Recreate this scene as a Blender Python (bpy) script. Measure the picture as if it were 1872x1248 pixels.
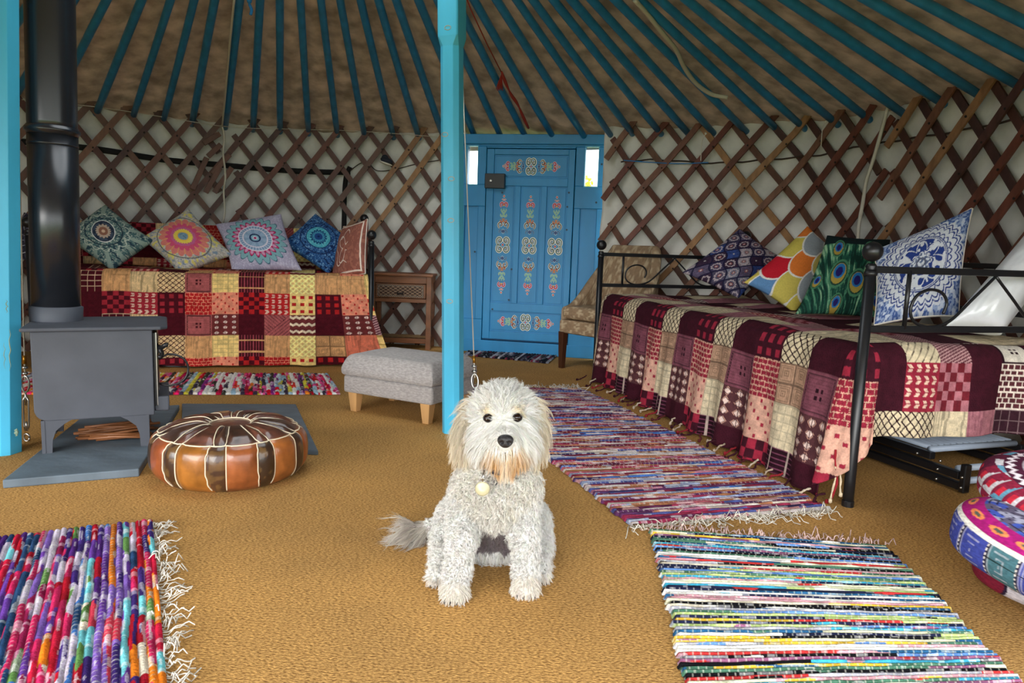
import bpy, math, random
import numpy as np
from mathutils import Vector, Matrix, noise

# ---------------------------------------------------------------- camera, world, exposure
S = bpy.context.scene
for o in list(bpy.data.objects):
    bpy.data.objects.remove(o)
W_, H_, FPX, CAMH = 1872, 1248, 1330.0, 0.88
pit, rol = math.radians(7.55), math.radians(2.0)
cF = np.array([0, math.cos(pit), -math.sin(pit)])
u0 = np.array([0, math.sin(pit), math.cos(pit)]); r0 = np.array([1., 0, 0])
cR = math.cos(rol) * r0 + math.sin(rol) * u0
cU = -math.sin(rol) * r0 + math.cos(rol) * u0
cO = np.array([0, 0, CAMH])
cam_data = bpy.data.cameras.new('camera')
cam = bpy.data.objects.new('camera', cam_data)
S.collection.objects.link(cam)
cam.matrix_world = Matrix(((cR[0], cU[0], -cF[0], 0), (cR[1], cU[1], -cF[1], 0), (cR[2], cU[2], -cF[2], CAMH), (0, 0, 0, 1)))
cam_data.sensor_width = 36
cam_data.lens = FPX / W_ * 36
cam_data.clip_start = 0.02
S.camera = cam

world = bpy.data.worlds.new('overcast_sky'); S.world = world
world.use_nodes = True
_n = world.node_tree.nodes; _l = world.node_tree.links
bg = _n['Background']
bg.inputs['Color'].default_value = (0.93, 0.97, 1.0, 1)
bg.inputs['Strength'].default_value = 3.0
sun_d = bpy.data.lights.new('soft_daylight_sun', 'SUN'); sun_d.energy = 3.2; sun_d.angle = math.radians(50)
sun_d.color = (1.0, 0.97, 0.92)
sun = bpy.data.objects.new('soft_daylight_sun', sun_d); S.collection.objects.link(sun)
sun.rotation_euler = Vector((0.30, 0.80, -0.42)).to_track_quat('-Z', 'Y').to_euler()   # comes in through the open doorway behind the camera
S.view_settings.view_transform = 'Standard'
try: S.view_settings.look = 'None'
except Exception: pass
S.view_settings.exposure = 0.62
S.view_settings.gamma = 1.0
S.view_settings.use_curve_mapping = False

# ---------------------------------------------------------------- pixel / world helpers
def ray(x, y):
    return cF + cR * (x - W_ / 2) / FPX - cU * (y - H_ / 2) / FPX
def at(x, y, Y):                       # point at world depth Y seen at pixel x, y
    d = ray(x, y); return cO + d * Y / d[1]
def fl(x, y, z=0.0):                   # point at height z
    d = ray(x, y); return cO + d * (z - CAMH) / d[2]

# ---------------------------------------------------------------- mesh helpers
rng = np.random.default_rng(7)
def lin(c):
    c = np.asarray(c, float) / 255.0
    return np.where(c <= 0.04045, c / 12.92, ((c + 0.055) / 1.055) ** 2.4)

def link(name, me, parent=None):
    o = bpy.data.objects.new(name, me); S.collection.objects.link(o)
    if parent is not None: o.parent = parent
    return o

class G:                                # geometry collector (world coordinates)
    def __init__(s): s.V = []; s.F = []; s.n = 0; s.C = []
    def add(s, V, F, col=None):
        V = np.asarray(V, float)
        s.V.append(V)
        s.F.extend([[i + s.n for i in f] for f in F])
        s.n += len(V)
        if col is not None:
            col = np.asarray(col, float)
            if col.ndim == 1: col = np.tile(col, (len(V), 1))
            s.C.append(col)
        return s
    def box(s, c, size, R=None, col=None):
        h = np.asarray(size, float) / 2
        v = np.array([[x, y, z] for z in (-1, 1) for y in (-1, 1) for x in (-1, 1)], float) * h
        if R is not None: v = v @ np.asarray(R).T
        return s.add(v + np.asarray(c), [(0, 2, 3, 1), (4, 5, 7, 6), (0, 1, 5, 4), (2, 6, 7, 3), (0, 4, 6, 2), (1, 3, 7, 5)], col)
    def hexa(s, P, col=None):            # 8 corner points, bottom 4 (ccw) then top 4
        return s.add(P, [(3, 2, 1, 0), (4, 5, 6, 7), (0, 1, 5, 4), (1, 2, 6, 5), (2, 3, 7, 6), (3, 0, 4, 7)], col)
    def prism(s, poly, z0, z1, col=None):
        n = len(poly); P = [(p[0], p[1], z0) for p in poly] + [(p[0], p[1], z1) for p in poly]
        return s.add(P, [list(range(n))[::-1], list(range(n, 2 * n))] + [(i, (i + 1) % n, n + (i + 1) % n, n + i) for i in range(n)], col)
    def tube(s, P, r, n=8, col=None, flat=None, caps=True):
        P = np.asarray(P, float); m = len(P)
        r = np.full(m, r, float) if np.isscalar(r) else np.asarray(r, float)
        T = np.gradient(P, axis=0); T /= np.linalg.norm(T, axis=1)[:, None] + 1e-12
        ref = np.array([0, 0, 1.]) if abs(T[0][2]) < .9 else np.array([1., 0, 0])
        A = np.cross(T[0], ref); A /= np.linalg.norm(A)
        V = []
        for i in range(m):
            A = A - T[i] * (A @ T[i]); A /= np.linalg.norm(A) + 1e-12
            B = np.cross(T[i], A)
            for k in range(n):
                a = 2 * math.pi * k / n
                V.append(P[i] + r[i] * (math.cos(a) * A + math.sin(a) * B))
        V = np.array(V)
        F = [(i * n + k, i * n + (k + 1) % n, (i + 1) * n + (k + 1) % n, (i + 1) * n + k) for i in range(m - 1) for k in range(n)]
        if caps: F += [list(range(n))[::-1], list(range((m - 1) * n, m * n))]
        return s.add(V, F, col)
    def lathe(s, prof, c=(0, 0, 0), n=24, col=None, R=None):
        V = []; m = len(prof)
        for r, z in prof:
            for k in range(n):
                a = 2 * math.pi * k / n; V.append((r * math.cos(a), r * math.sin(a), z))
        V = np.array(V)
        if R is not None: V = V @ np.asarray(R).T
        V = V + np.asarray(c)
        F = [(i * n + k, i * n + (k + 1) % n, (i + 1) * n + (k + 1) % n, (i + 1) * n + k) for i in range(m - 1) for k in range(n)]
        F += [list(range(n))[::-1], list(range((m - 1) * n, m * n))]
        return s.add(V, F, col)
    def ball(s, c, r, n=12, col=None, sc=(1, 1, 1), R=None):
        V = []; m = n // 2 + 1
        for i in range(m):
            t = math.pi * (i + .02) / (m - 1 + .04)
            for k in range(n):
                a = 2 * math.pi * k / n
                V.append((math.sin(t) * math.cos(a) * sc[0], math.sin(t) * math.sin(a) * sc[1], -math.cos(t) * sc[2]))
        V = np.array(V) * r
        if R is not None: V = V @ np.asarray(R).T
        F = [(i * n + k, i * n + (k + 1) % n, (i + 1) * n + (k + 1) % n, (i + 1) * n + k) for i in range(m - 1) for k in range(n)]
        F += [list(range(n))[::-1], list(range((m - 1) * n, m * n))]
        return s.add(V + np.asarray(c), F, col)
    def sheet(s, P, col=None, flip=False):  # P: (nu, nv, 3)
        P = np.asarray(P); nu, nv = P.shape[:2]
        idx = np.arange(nu * nv).reshape(nu, nv)
        q = np.stack([idx[:-1, :-1], idx[1:, :-1], idx[1:, 1:], idx[:-1, 1:]], -1).reshape(-1, 4)
        if flip: q = q[:, ::-1]
        return s.add(P.reshape(-1, 3), q.tolist(), None if col is None else np.asarray(col).reshape(-1, 3))
    def make(s, name, mat, parent=None, smooth=False, bevel=0, seg=2, sub=0, origin=None):
        V = np.concatenate(s.V)
        pm = np.zeros(3)
        if origin is not None: pm = np.asarray(origin, float)
        elif parent is not None: pm = np.array(parent.get('_o', (0, 0, 0)))
        me = bpy.data.meshes.new(name)
        me.from_pydata((V - pm).tolist(), [], s.F)
        if s.C:
            C = np.concatenate(s.C)
            a = me.color_attributes.new('Col', 'FLOAT_COLOR', 'POINT')
            a.data.foreach_set('color', np.concatenate([C, np.ones((len(C), 1))], 1).astype(np.float32).ravel())
        if smooth: me.polygons.foreach_set('use_smooth', [True] * len(me.polygons))
        me.materials.append(mat)
        me.validate()
        o = link(name, me, parent)
        if origin is not None: o.location = pm
        o['_o'] = [float(q) for q in pm]
        if bevel:
            b = o.modifiers.new('bevel', 'BEVEL'); b.width = bevel; b.segments = seg; b.limit_method = 'ANGLE'
            b.angle_limit = math.radians(40)
            if smooth is False:
                me.polygons.foreach_set('use_smooth', [False] * len(me.polygons))
        if sub:
            b = o.modifiers.new('subsurf', 'SUBSURF'); b.levels = sub; b.render_levels = sub
        return o

def thing(name, loc, label, cat, group=None):
    o = bpy.data.objects.new(name, None); S.collection.objects.link(o)
    o.empty_display_size = .05
    o.location = Vector(loc); o['_o'] = [float(v) for v in loc]
    return tag(o, label, cat, group)
def tag(o, label=None, cat=None, group=None, kind=None):
    if label: o['label'] = label
    if cat: o['category'] = cat
    if group: o['group'] = group
    if kind: o['kind'] = kind
    return o
def Rz(a):
    c, s = math.cos(a), math.sin(a); return np.array([[c, -s, 0], [s, c, 0], [0, 0, 1.]])
def basis(x, y, z): return np.array([x, y, z], float).T
def nrm(v): v = np.asarray(v, float); return v / np.linalg.norm(v)
def bez(P, n=24):                       # smooth curve through points (Catmull-Rom)
    P = np.asarray(P, float); P = np.vstack([2 * P[0] - P[1], P, 2 * P[-1] - P[-2]])
    out = []
    m = len(P) - 3
    for i in range(m):
        k = max(2, n // m)
        for t in np.linspace(0, 1, k, endpoint=(i == m - 1)):
            p0, p1, p2, p3 = P[i:i + 4]
            out.append(.5 * (2 * p1 + (p2 - p0) * t + (2 * p0 - 5 * p1 + 4 * p2 - p3) * t * t + (3 * p1 - p0 - 3 * p2 + p3) * t ** 3))
    return np.array(out)
def vnoise(X, Y, seed=0, sc=1.0):      # cheap smooth value noise, arrays
    X = np.asarray(X, float) * sc; Y = np.asarray(Y, float) * sc
    xi = np.floor(X).astype(int); yi = np.floor(Y).astype(int); fx = X - xi; fy = Y - yi
    fx = fx * fx * (3 - 2 * fx); fy = fy * fy * (3 - 2 * fy)
    def h(a, b):
        n = (a * 374761393 + b * 668265263 + seed * 1442695041) & 0xffffffff
        n = ((n ^ (n >> 13)) * 1274126177) & 0xffffffff
        return ((n ^ (n >> 16)) & 0xffff) / 65535.0
    return (h(xi, yi) * (1 - fx) + h(xi + 1, yi) * fx) * (1 - fy) + (h(xi, yi + 1) * (1 - fx) + h(xi + 1, yi + 1) * fx) * fy
def hash1(a, seed=0):
    n = (np.asarray(a).astype(np.int64) * 374761393 + seed * 668265263) & 0xffffffff
    n = ((n ^ (n >> 13)) * 1274126177) & 0xffffffff
    return ((n ^ (n >> 16)) & 0xffff) / 65535.0

# ---------------------------------------------------------------- materials
def mat(name, col=(200, 200, 200), rough=.6, metal=0, attr=False, noise_sc=0, noise_amt=.15, bump=0, bump_sc=200, spec=.5,
        sheen=0, stretch=(1, 1, 1), col2=None, coat=0, wave=None, trans=0):
    m = bpy.data.materials.new(name); m.use_nodes = True
    N = m.node_tree.nodes; L = m.node_tree.links; b = N['Principled BSDF']
    b.inputs['Roughness'].default_value = rough; b.inputs['Metallic'].default_value = metal
    b.inputs['Specular IOR Level'].default_value = spec
    b.inputs['Sheen Weight'].default_value = sheen
    b.inputs['Coat Weight'].default_value = coat
    c = lin(col); src = None
    tc = N.new('ShaderNodeTexCoord'); mp = N.new('ShaderNodeMapping'); L.new(tc.outputs['Object'], mp.inputs[0])
    mp.inputs['Scale'].default_value = stretch
    if attr:
        a = N.new('ShaderNodeAttribute'); a.attribute_name = 'Col'; src = a.outputs['Color']
    else:
        r = N.new('ShaderNodeRGB'); r.outputs[0].default_value = (*c, 1); src = r.outputs[0]
    if noise_sc:
        nz = N.new('ShaderNodeTexNoise'); nz.inputs['Scale'].default_value = noise_sc; nz.inputs['Detail'].default_value = 6
        L.new(mp.outputs[0], nz.inputs['Vector'])
        rp = N.new('ShaderNodeValToRGB'); rp.color_ramp.elements[0].position = .32; rp.color_ramp.elements[1].position = .68
        L.new(nz.outputs[0], rp.inputs[0])
        mx = N.new('ShaderNodeMix'); mx.data_type = 'RGBA'
        if col2 is not None:
            c2 = N.new('ShaderNodeRGB'); c2.outputs[0].default_value = (*lin(col2), 1)
            L.new(rp.outputs[0], mx.inputs[0]); L.new(src, mx.inputs[6]); L.new(c2.outputs[0], mx.inputs[7])
        else:
            mx.blend_type = 'MULTIPLY'; mx.inputs[0].default_value = 1
            rp.color_ramp.elements[0].color = (1 - noise_amt,) * 3 + (1,); rp.color_ramp.elements[1].color = (1 + noise_amt * .5,) * 3 + (1,)
            L.new(src, mx.inputs[6]); L.new(rp.outputs[0], mx.inputs[7])
        src = mx.outputs[2]
    L.new(src, b.inputs['Base Color'])
    if trans:                                    # cloth that lets some daylight through
        tr = N.new('ShaderNodeBsdfTranslucent'); L.new(src, tr.inputs['Color']); ms = N.new('ShaderNodeMixShader'); ms.inputs[0].default_value = trans
        L.new(b.outputs[0], ms.inputs[1]); L.new(tr.outputs[0], ms.inputs[2]); L.new(ms.outputs[0], N['Material Output'].inputs['Surface'])
    if bump:
        if wave:
            w = N.new('ShaderNodeTexWave'); w.inputs['Scale'].default_value = wave; w.inputs['Distortion'].default_value = 2.5
            w.inputs['Detail'].default_value = 3; w.inputs['Detail Scale'].default_value = 3
            L.new(mp.outputs[0], w.inputs['Vector']); ho = w.outputs['Fac']
        else:
            n2 = N.new('ShaderNodeTexNoise'); n2.inputs['Scale'].default_value = bump_sc; n2.inputs['Detail'].default_value = 4
            L.new(mp.outputs[0], n2.inputs['Vector']); ho = n2.outputs[0]
        bp = N.new('ShaderNodeBump'); bp.inputs['Strength'].default_value = bump; bp.inputs['Distance'].default_value = .004
        L.new(ho, bp.inputs['Height']); L.new(bp.outputs[0], b.inputs['Normal'])
    return m

M = {}
M['blue'] = mat('sky_blue_gloss_paint', (72, 182, 222), .35, noise_sc=9, noise_amt=.12, stretch=(1, 1, .3))
M['door'] = mat('door_blue_paint', (25, 140, 200), .42, noise_sc=7, noise_amt=.14, bump=.15, bump_sc=60, stretch=(1, 1, .25))
M['door_dark'] = mat('door_backing_blue', (12, 82, 130), .5)
M['teal'] = mat('teal_pole_paint', (42, 132, 188), .38, noise_sc=14, noise_amt=.2, bump=.1, bump_sc=40)
M['canvas'] = mat('tan_roof_canvas', (192, 176, 158), .95, trans=.16, noise_sc=9, noise_amt=.38, bump=1.0, bump_sc=22, spec=.1)
M['felt'] = mat('off_white_wall_felt', (224, 222, 214), .95, trans=.04, noise_sc=5, noise_amt=.2, bump=.9, bump_sc=14, spec=.1)
M['lattice'] = mat('brown_lattice_wood', attr=True, rough=.55, noise_sc=25, noise_amt=.3, bump=.3, bump_sc=60, stretch=(1, 1, .4))
M['bolt'] = mat('dark_lattice_knot', (30, 18, 14), .7)
M['black'] = mat('black_satin_metal', (22, 23, 27), .35, spec=.5)
M['steel'] = mat('bright_steel', (190, 190, 188), .28, metal=1)
M['stove'] = mat('grey_stove_iron', (76, 80, 90), .62, noise_sc=6, noise_amt=.18, bump=.1, bump_sc=90)
M['pipe'] = mat('black_flue_enamel', (30, 33, 40), .27, noise_sc=9, noise_amt=.2, spec=.6)
M['slate'] = mat('grey_slate', (98, 112, 124), .6, noise_sc=5, noise_amt=.28, bump=.5, bump_sc=18, stretch=(1, 2.2, 1))
M['cloth'] = mat('woven_patchwork_cotton', attr=True, rough=.95, noise_sc=160, noise_amt=.18, bump=.5, bump_sc=420, spec=.1)
M['cush'] = mat('printed_cushion_cloth', attr=True, rough=.8, noise_sc=120, noise_amt=.1, bump=.25, bump_sc=60, spec=.2)
M['satin'] = mat('white_satin', (225, 228, 232), .28, bump=.5, bump_sc=28, spec=.6, sheen=.2)
M['rag'] = mat('rag_rug_cotton', attr=True, rough=.95, noise_sc=140, noise_amt=.2, bump=.9, bump_sc=160, spec=.1)
M['fringe'] = mat('off_white_cotton_fringe', (225, 218, 205), .95, spec=.1)
M['grey_fabric'] = mat('grey_chenille', (168, 162, 160), .95, noise_sc=60, noise_amt=.28, bump=.5, bump_sc=160, sheen=.3, spec=.1, stretch=(1, 1, 3))
M['oak'] = mat('pale_oak_wood', (206, 160, 105), .5, noise_sc=18, noise_amt=.18, stretch=(1, 1, .2))
M['walnut'] = mat('warm_brown_wood', (140, 88, 52), .45, noise_sc=18, noise_amt=.25, stretch=(.3, 1, 1))
M['darkleg'] = mat('dark_stained_wood', (74, 42, 26), .4, noise_sc=18, noise_amt=.25, stretch=(1, 1, .2))
M['rattan'] = mat('woven_rattan', attr=True, rough=.55, bump=.3, bump_sc=90)
M['leather'] = mat('patched_brown_leather', attr=True, rough=.3, noise_sc=16, noise_amt=.45, bump=.45, bump_sc=24, coat=.35)
M['stitch'] = mat('cream_piping_cord', (232, 218, 190), .8)
M['uphol'] = mat('floral_upholstery', attr=True, rough=.92, noise_sc=60, noise_amt=.12, bump=.3, bump_sc=220, spec=.15)
M['paint'] = mat('painted_ornament', attr=True, rough=.5)
M['rope'] = mat('pale_rope', (205, 198, 182), .95, bump=.6, bump_sc=150)
M['dark_rope'] = mat('dark_hair_rope', (60, 46, 38), .95, bump=.6, bump_sc=150)
M['red_cord'] = mat('red_cord', (165, 52, 38), .9, bump=.5, bump_sc=200)
M['blue_cord'] = mat('bright_blue_cord', (40, 130, 200), .7)
M['skin'] = mat('dog_coat_base', attr=True, rough=.95, noise_sc=40, noise_amt=.15, bump=.6, bump_sc=70, spec=.1)
M['fur'] = mat('dog_fur', attr=True, rough=.7, spec=.25, sheen=.15)
M['eye'] = mat('dark_brown_eye', (26, 13, 8), .14, spec=.35)
M['nose'] = mat('black_dog_nose', (32, 30, 33), .35, bump=.5, bump_sc=300, spec=.5)
M['collar'] = mat('dark_navy_collar', (25, 30, 45), .7)
M['tag'] = mat('frosted_tag_disc', (178, 172, 140), .3, spec=.6)
M['slatmetal'] = mat('silver_painted_tube', (172, 186, 205), .35, spec=.5)
M['mattress'] = mat('white_mattress', (215, 212, 205), .9)
M['darktube'] = mat('flat_black', (18, 15, 16), .9)
M['brass'] = mat('aged_brass', (170, 120, 40), .4, metal=.8)
M['grass'] = mat('outside_grass', (95, 120, 60), .95)

# coir floor
def floor_mat():
    m = bpy.data.materials.new('golden_coir_matting'); m.use_nodes = True
    N = m.node_tree.nodes; L = m.node_tree.links; b = N['Principled BSDF']
    b.inputs['Roughness'].default_value = .95; b.inputs['Specular IOR Level'].default_value = .1
    tc = N.new('ShaderNodeTexCoord')
    mp = N.new('ShaderNodeMapping'); mp.inputs['Rotation'].default_value = (0, 0, math.radians(5)); mp.inputs['Scale'].default_value = (1, 1, 1)
    L.new(tc.outputs['Object'], mp.inputs[0])
    w = N.new('ShaderNodeTexWave'); w.bands_direction = 'Y'; w.inputs['Scale'].default_value = 27; w.inputs['Distortion'].default_value = 5
    w.inputs['Detail'].default_value = 3; w.inputs['Detail Scale'].default_value = 6; L.new(mp.outputs[0], w.inputs['Vector'])
    mp2 = N.new('ShaderNodeMapping'); mp2.inputs['Scale'].default_value = (.8, 2.0, 1); mp2.inputs['Rotation'].default_value = (0, 0, math.radians(-22)); L.new(tc.outputs['Object'], mp2.inputs[0])
    n1 = N.new('ShaderNodeTexNoise'); n1.inputs['Scale'].default_value = 150; n1.inputs['Detail'].default_value = 5; L.new(mp2.outputs[0], n1.inputs['Vector'])
    n2 = N.new('ShaderNodeTexNoise'); n2.inputs['Scale'].default_value = 2.2; n2.inputs['Detail'].default_value = 4; L.new(tc.outputs['Object'], n2.inputs['Vector'])
    r1 = N.new('ShaderNodeValToRGB'); e = r1.color_ramp.elements
    e[0].position = .33; e[0].color = (*lin((125, 88, 48)), 1); e[1].position = .66; e[1].color = (*lin((226, 178, 108)), 1)
    ad = N.new('ShaderNodeMath'); ad.operation = 'MULTIPLY_ADD'; ad.inputs[1].default_value = .07
    sb = N.new('ShaderNodeMath'); sb.operation = 'SUBTRACT'; sb.inputs[1].default_value = .035
    L.new(w.outputs['Fac'], ad.inputs[0]); L.new(n1.outputs[0], ad.inputs[2]); L.new(ad.outputs[0], sb.inputs[0]); L.new(sb.outputs[0], r1.inputs[0])
    r2 = N.new('ShaderNodeValToRGB'); r2.color_ramp.elements[0].position = .35; r2.color_ramp.elements[1].position = .65
    r2.color_ramp.elements[0].color = (.84, .84, .86, 1); r2.color_ramp.elements[1].color = (1.06, 1.04, 1.0, 1)
    L.new(n2.outputs[0], r2.inputs[0])
    mx = N.new('ShaderNodeMix'); mx.data_type = 'RGBA'; mx.blend_type = 'MULTIPLY'; mx.inputs[0].default_value = 1
    L.new(r1.outputs[0], mx.inputs[6]); L.new(r2.outputs[0], mx.inputs[7]); L.new(mx.outputs[2], b.inputs['Base Color'])
    bp = N.new('ShaderNodeBump'); bp.inputs['Strength'].default_value = .7; bp.inputs['Distance'].default_value = .006
    L.new(ad.outputs[0], bp.inputs['Height']); L.new(bp.outputs[0], b.inputs['Normal'])
    return m
M['coir'] = floor_mat()
def glass_mat():
    m = bpy.data.materials.new('window_glass'); m.use_nodes = True
    b = m.node_tree.nodes['Principled BSDF']; b.inputs['Transmission Weight'].default_value = 1
    b.inputs['Roughness'].default_value = .02; b.inputs['IOR'].default_value = 1.05; b.inputs['Base Color'].default_value = (1, 1, 1, 1)
    return m
M['glass'] = glass_mat()

# ---------------------------------------------------------------- the yurt shell
YC = np.array([-.93, 2.93])
ZW, ZAP = 1.75, 2.97
RA = np.array([-180, -130, -90, -60, -44, -38, -30, -14, 0, 10.5, 22, 34, 40, 47, 53, 60, 70, 90, 120, 150, 180.])
RR = np.array([3.35, 3.35, 3.35, 3.38, 3.36, 3.34, 3.33, 3.31, 3.24, 3.12, 3.10, 3.15, 3.32, 3.42, 3.56, 3.54, 3.44, 3.40, 3.35, 3.35, 3.35])
def wr(a): return np.interp(a, RA, RR)
def wp(a, z, inset=0.0):                       # a in degrees from +Y towards +X
    r = wr(a) - inset; t = np.radians(a)
    return np.stack([YC[0] + r * np.sin(t), YC[1] + r * np.cos(t), np.zeros_like(r) + z], -1)
def rz(a, f): return ZW + (ZAP - ZW) * f        # roof height, f = 0 at the wall .. 1 at the apex
def roofp(a, f, drop=0.0):
    r = wr(a) * (1 - f); t = np.radians(a)
    return np.array([YC[0] + r * math.sin(t), YC[1] + r * math.cos(t), rz(a, f) - drop])
def hit(x, y, test):
    d = ray(x, y); d = d / d[1]
    Y = .5
    while Y < 9:
        p = cO + d * Y
        if test(p): return p
        Y += .004
    return cO + d * 6
def wallpt(x, y, inset=.03):
    def t(p):
        q = p[:2] - YC; a = math.degrees(math.atan2(q[0], q[1])); return p[1] > 2 and np.hypot(*q) > wr(a) - inset
    return hit(x, y, t)
def roofpt(x, y, drop=.06):
    def t(p):
        q = p[:2] - YC; a = math.degrees(math.atan2(q[0], q[1])); f = 1 - np.hypot(*q) / wr(a)
        return p[1] > 1.5 and p[2] > rz(a, f) - drop
    return hit(x, y, t)

# floor: round coir-covered floor
g = G(); NN = 96
ang = np.linspace(0, 360, NN, endpoint=False)
ring_ = wp(np.where(ang > 180, ang - 360, ang), 0, -.12)
poly = [(p[0], p[1]) for p in ring_][::-1]
g.prism(poly, -.06, 0)
floor = g.make('floor', M['coir']); tag(floor, kind='structure')
g = G(); g.prism([(-14, -14), (14, -14), (14, 16), (-14, 16)], -.12, -.07)
tag(g.make('ground', M['grass']), kind='structure')

# felt walls behind the lattice; open on the side where the photographer stands
DOOR_L, DOOR_R = 9.2, 31.4
def felt_wall(name, a0, a1):
    n = int((a1 - a0) * 3); A = np.linspace(a0, a1, n); Z = np.linspace(-.01, 1.86, 36)
    AA, ZZ = np.meshgrid(A, Z, indexing='ij')
    wob = (vnoise(AA * .35, ZZ * 5, 3) - .5) * .035 + (vnoise(AA * .9, ZZ * 12, 5) - .5) * .014
    P = wp(AA, ZZ, -.055) ; out = np.stack([np.sin(np.radians(AA)), np.cos(np.radians(AA)), 0 * AA], -1)
    P = P + out * wob[..., None]
    g = G(); g.sheet(P); o = g.make(name, M['felt'], smooth=True)
    s = o.modifiers.new('thickness', 'SOLIDIFY'); s.thickness = .012; s.offset = 0
    return tag(o, kind='structure')
felt_wall('wall_left', -128, DOOR_L)
felt_wall('wall_right', DOOR_R - 1.6, 118)

# roof canvas
POLE_A = [-58.3, -53.6, -49.2, -44.9, -40.3, -36.1, -32.5, -29.2, -25.0, -21.4, -17.8, -13.9, -9.9, -6.1, -2.0, 1.7, 5.5, 10.4, 14.5, 18.2, 22.3, 26.8, 30.8, 33.9, 37.2, 40.2, 43.3, 47.0, 50.2, 53.0, 56.8, 60.5, 64.5, 69.4, 73.3, 77.2]
POLE_A += [81.1 + 3.9 * i for i in range(24)]
POLE_A = [-58.3 - 4.1 * i for i in range(28, 0, -1)] + POLE_A
POLE_A = [a for a in POLE_A if -178 < a < 176]
FC = .74                                     # rafters end on the crown ring here
A = np.linspace(-180, 180, 541); Fv = np.linspace(-.055, FC + .03, 40)
AA, FF = np.meshgrid(A, Fv, indexing='ij')
r = wr(AA) * (1 - FF); t = np.radians(AA)
sag = .02 + .02 * (vnoise(AA * .25, FF * 9, 11) - .5) + .012 * (vnoise(AA * .6, FF * 30, 12) - .5) * (1 - FF)
pa = np.array(POLE_A); dd = np.min(np.abs(AA[..., None] - pa[None, None]), -1)
sag = sag - .018 * np.clip(dd / 2.0, 0, 1) * (1 - FF)   # cloth droops a little between the poles
P = np.stack([YC[0] + r * np.sin(t), YC[1] + r * np.cos(t), rz(AA, FF) + .038 + sag], -1)
g = G(); g.sheet(P, flip=True)
# outer skirt of the roof cloth hanging down over the wall top
Zs = np.linspace(0, 1, 6); A2, Z2 = np.meshgrid(A, Zs, indexing='ij')
rb = wr(A2) * 1.055 + .02 * Z2
P2 = np.stack([YC[0] + rb * np.sin(np.radians(A2)), YC[1] + rb * np.cos(np.radians(A2)), rz(A2, -.055) + .05 - Z2 * np.where((A2 > DOOR_L - 5) & (A2 < DOOR_R + 3), .09, .25)], -1)
g.sheet(P2)
ceil = g.make('ceiling', M['canvas'], smooth=True); tag(ceil, kind='structure')
sm = ceil.modifiers.new('thickness', 'SOLIDIFY'); sm.thickness = .008

# crown ring
crown = thing('crown_ring', (YC[0], YC[1], rz(0, FC) - .02), 'blue wooden crown ring at the top of the roof, above the two posts', 'crown ring')
g = G(); RC = 3.33 * (1 - FC)
aa = np.linspace(0, 2 * math.pi, 49)
zc = rz(0, FC)
inner = [(YC[0] + RC * math.cos(a), YC[1] + RC * math.sin(a)) for a in aa]
Pp = []
for a in aa:
    c, s_ = math.cos(a), math.sin(a)
    Pp.append([(YC[0] + (RC + q) * c, YC[1] + (RC + q) * s_, zc + w) for q, w in ((-.05, -.05), (.04, -.05), (.04, .05), (-.05, .05), (-.05, -.05))])
g.sheet(np.array(Pp)); g.make('ring', M['blue'], crown)
for k in range(4):
    g = G(); a = k * math.pi / 4; d = np.array([math.cos(a), math.sin(a), 0])
    c = np.array([YC[0], YC[1], zc])
    g.tube([c - d * RC, c + np.array([0, 0, .12]) - d * .3 * RC, c + np.array([0, 0, .12]) + d * .3 * RC, c + d * RC], .018, 6)
    g.make('spoke', M['blue'], crown)

# roof poles, one by one
def ordw(i):
    W = ['first', 'second', 'third', 'fourth', 'fifth', 'sixth', 'seventh', 'eighth', 'ninth', 'tenth', 'eleventh', 'twelfth', 'thirteenth', 'fourteenth',
         'fifteenth', 'sixteenth', 'seventeenth', 'eighteenth', 'nineteenth', 'twentieth', 'twenty-first', 'twenty-second', 'twenty-third', 'twenty-fourth', 'twenty-fifth']
    return W[i] if i < len(W) else None
for a in POLE_A:
    if a < -62 or a > 125: continue
    jit = (hash1(int(a * 100)) - .5)
    P = [roofp(a + jit * .25 * (1 - k / 9), -0.012 + (FC + .012) * k / 9, .008 + .012 * math.sin(math.pi * k / 9) * (hash1(int(a * 77)))) for k in range(10)]
    g = G(); rad = .0255 + .003 * jit
    g.tube(P, [rad * (1.0 if 0 < k < 8 else .85) for k in range(10)], 10)
    o = g.make('roof_pole', M['teal'], smooth=True, origin=P[0])
    if a <= 5.6:
        i = [q for q in POLE_A if q <= 5.6][::-1].index(a); w = ordw(i)
        lab = 'teal roof pole, %s to the left of the blue centre post at its foot' % w
    elif a < 31:
        i = [q for q in POLE_A if q > 5.6].index(a); w = ordw(i)
        lab = 'teal roof pole coming down on the door frame, %s from its left end' % w
    else:
        i = [q for q in POLE_A if q > 31].index(a); w = ordw(i)
        lab = 'teal roof pole, %s to the right of the blue door above the lattice' % w
    if a < -58: lab = 'teal roof pole beyond the stovepipe, running behind the left post'
    if w is None or (a > 31 and i > 14): lab = 'teal roof pole over the right corner of the frame'
    tag(o, lab, 'roof pole', 'teal roof poles fanning down from the crown')

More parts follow.
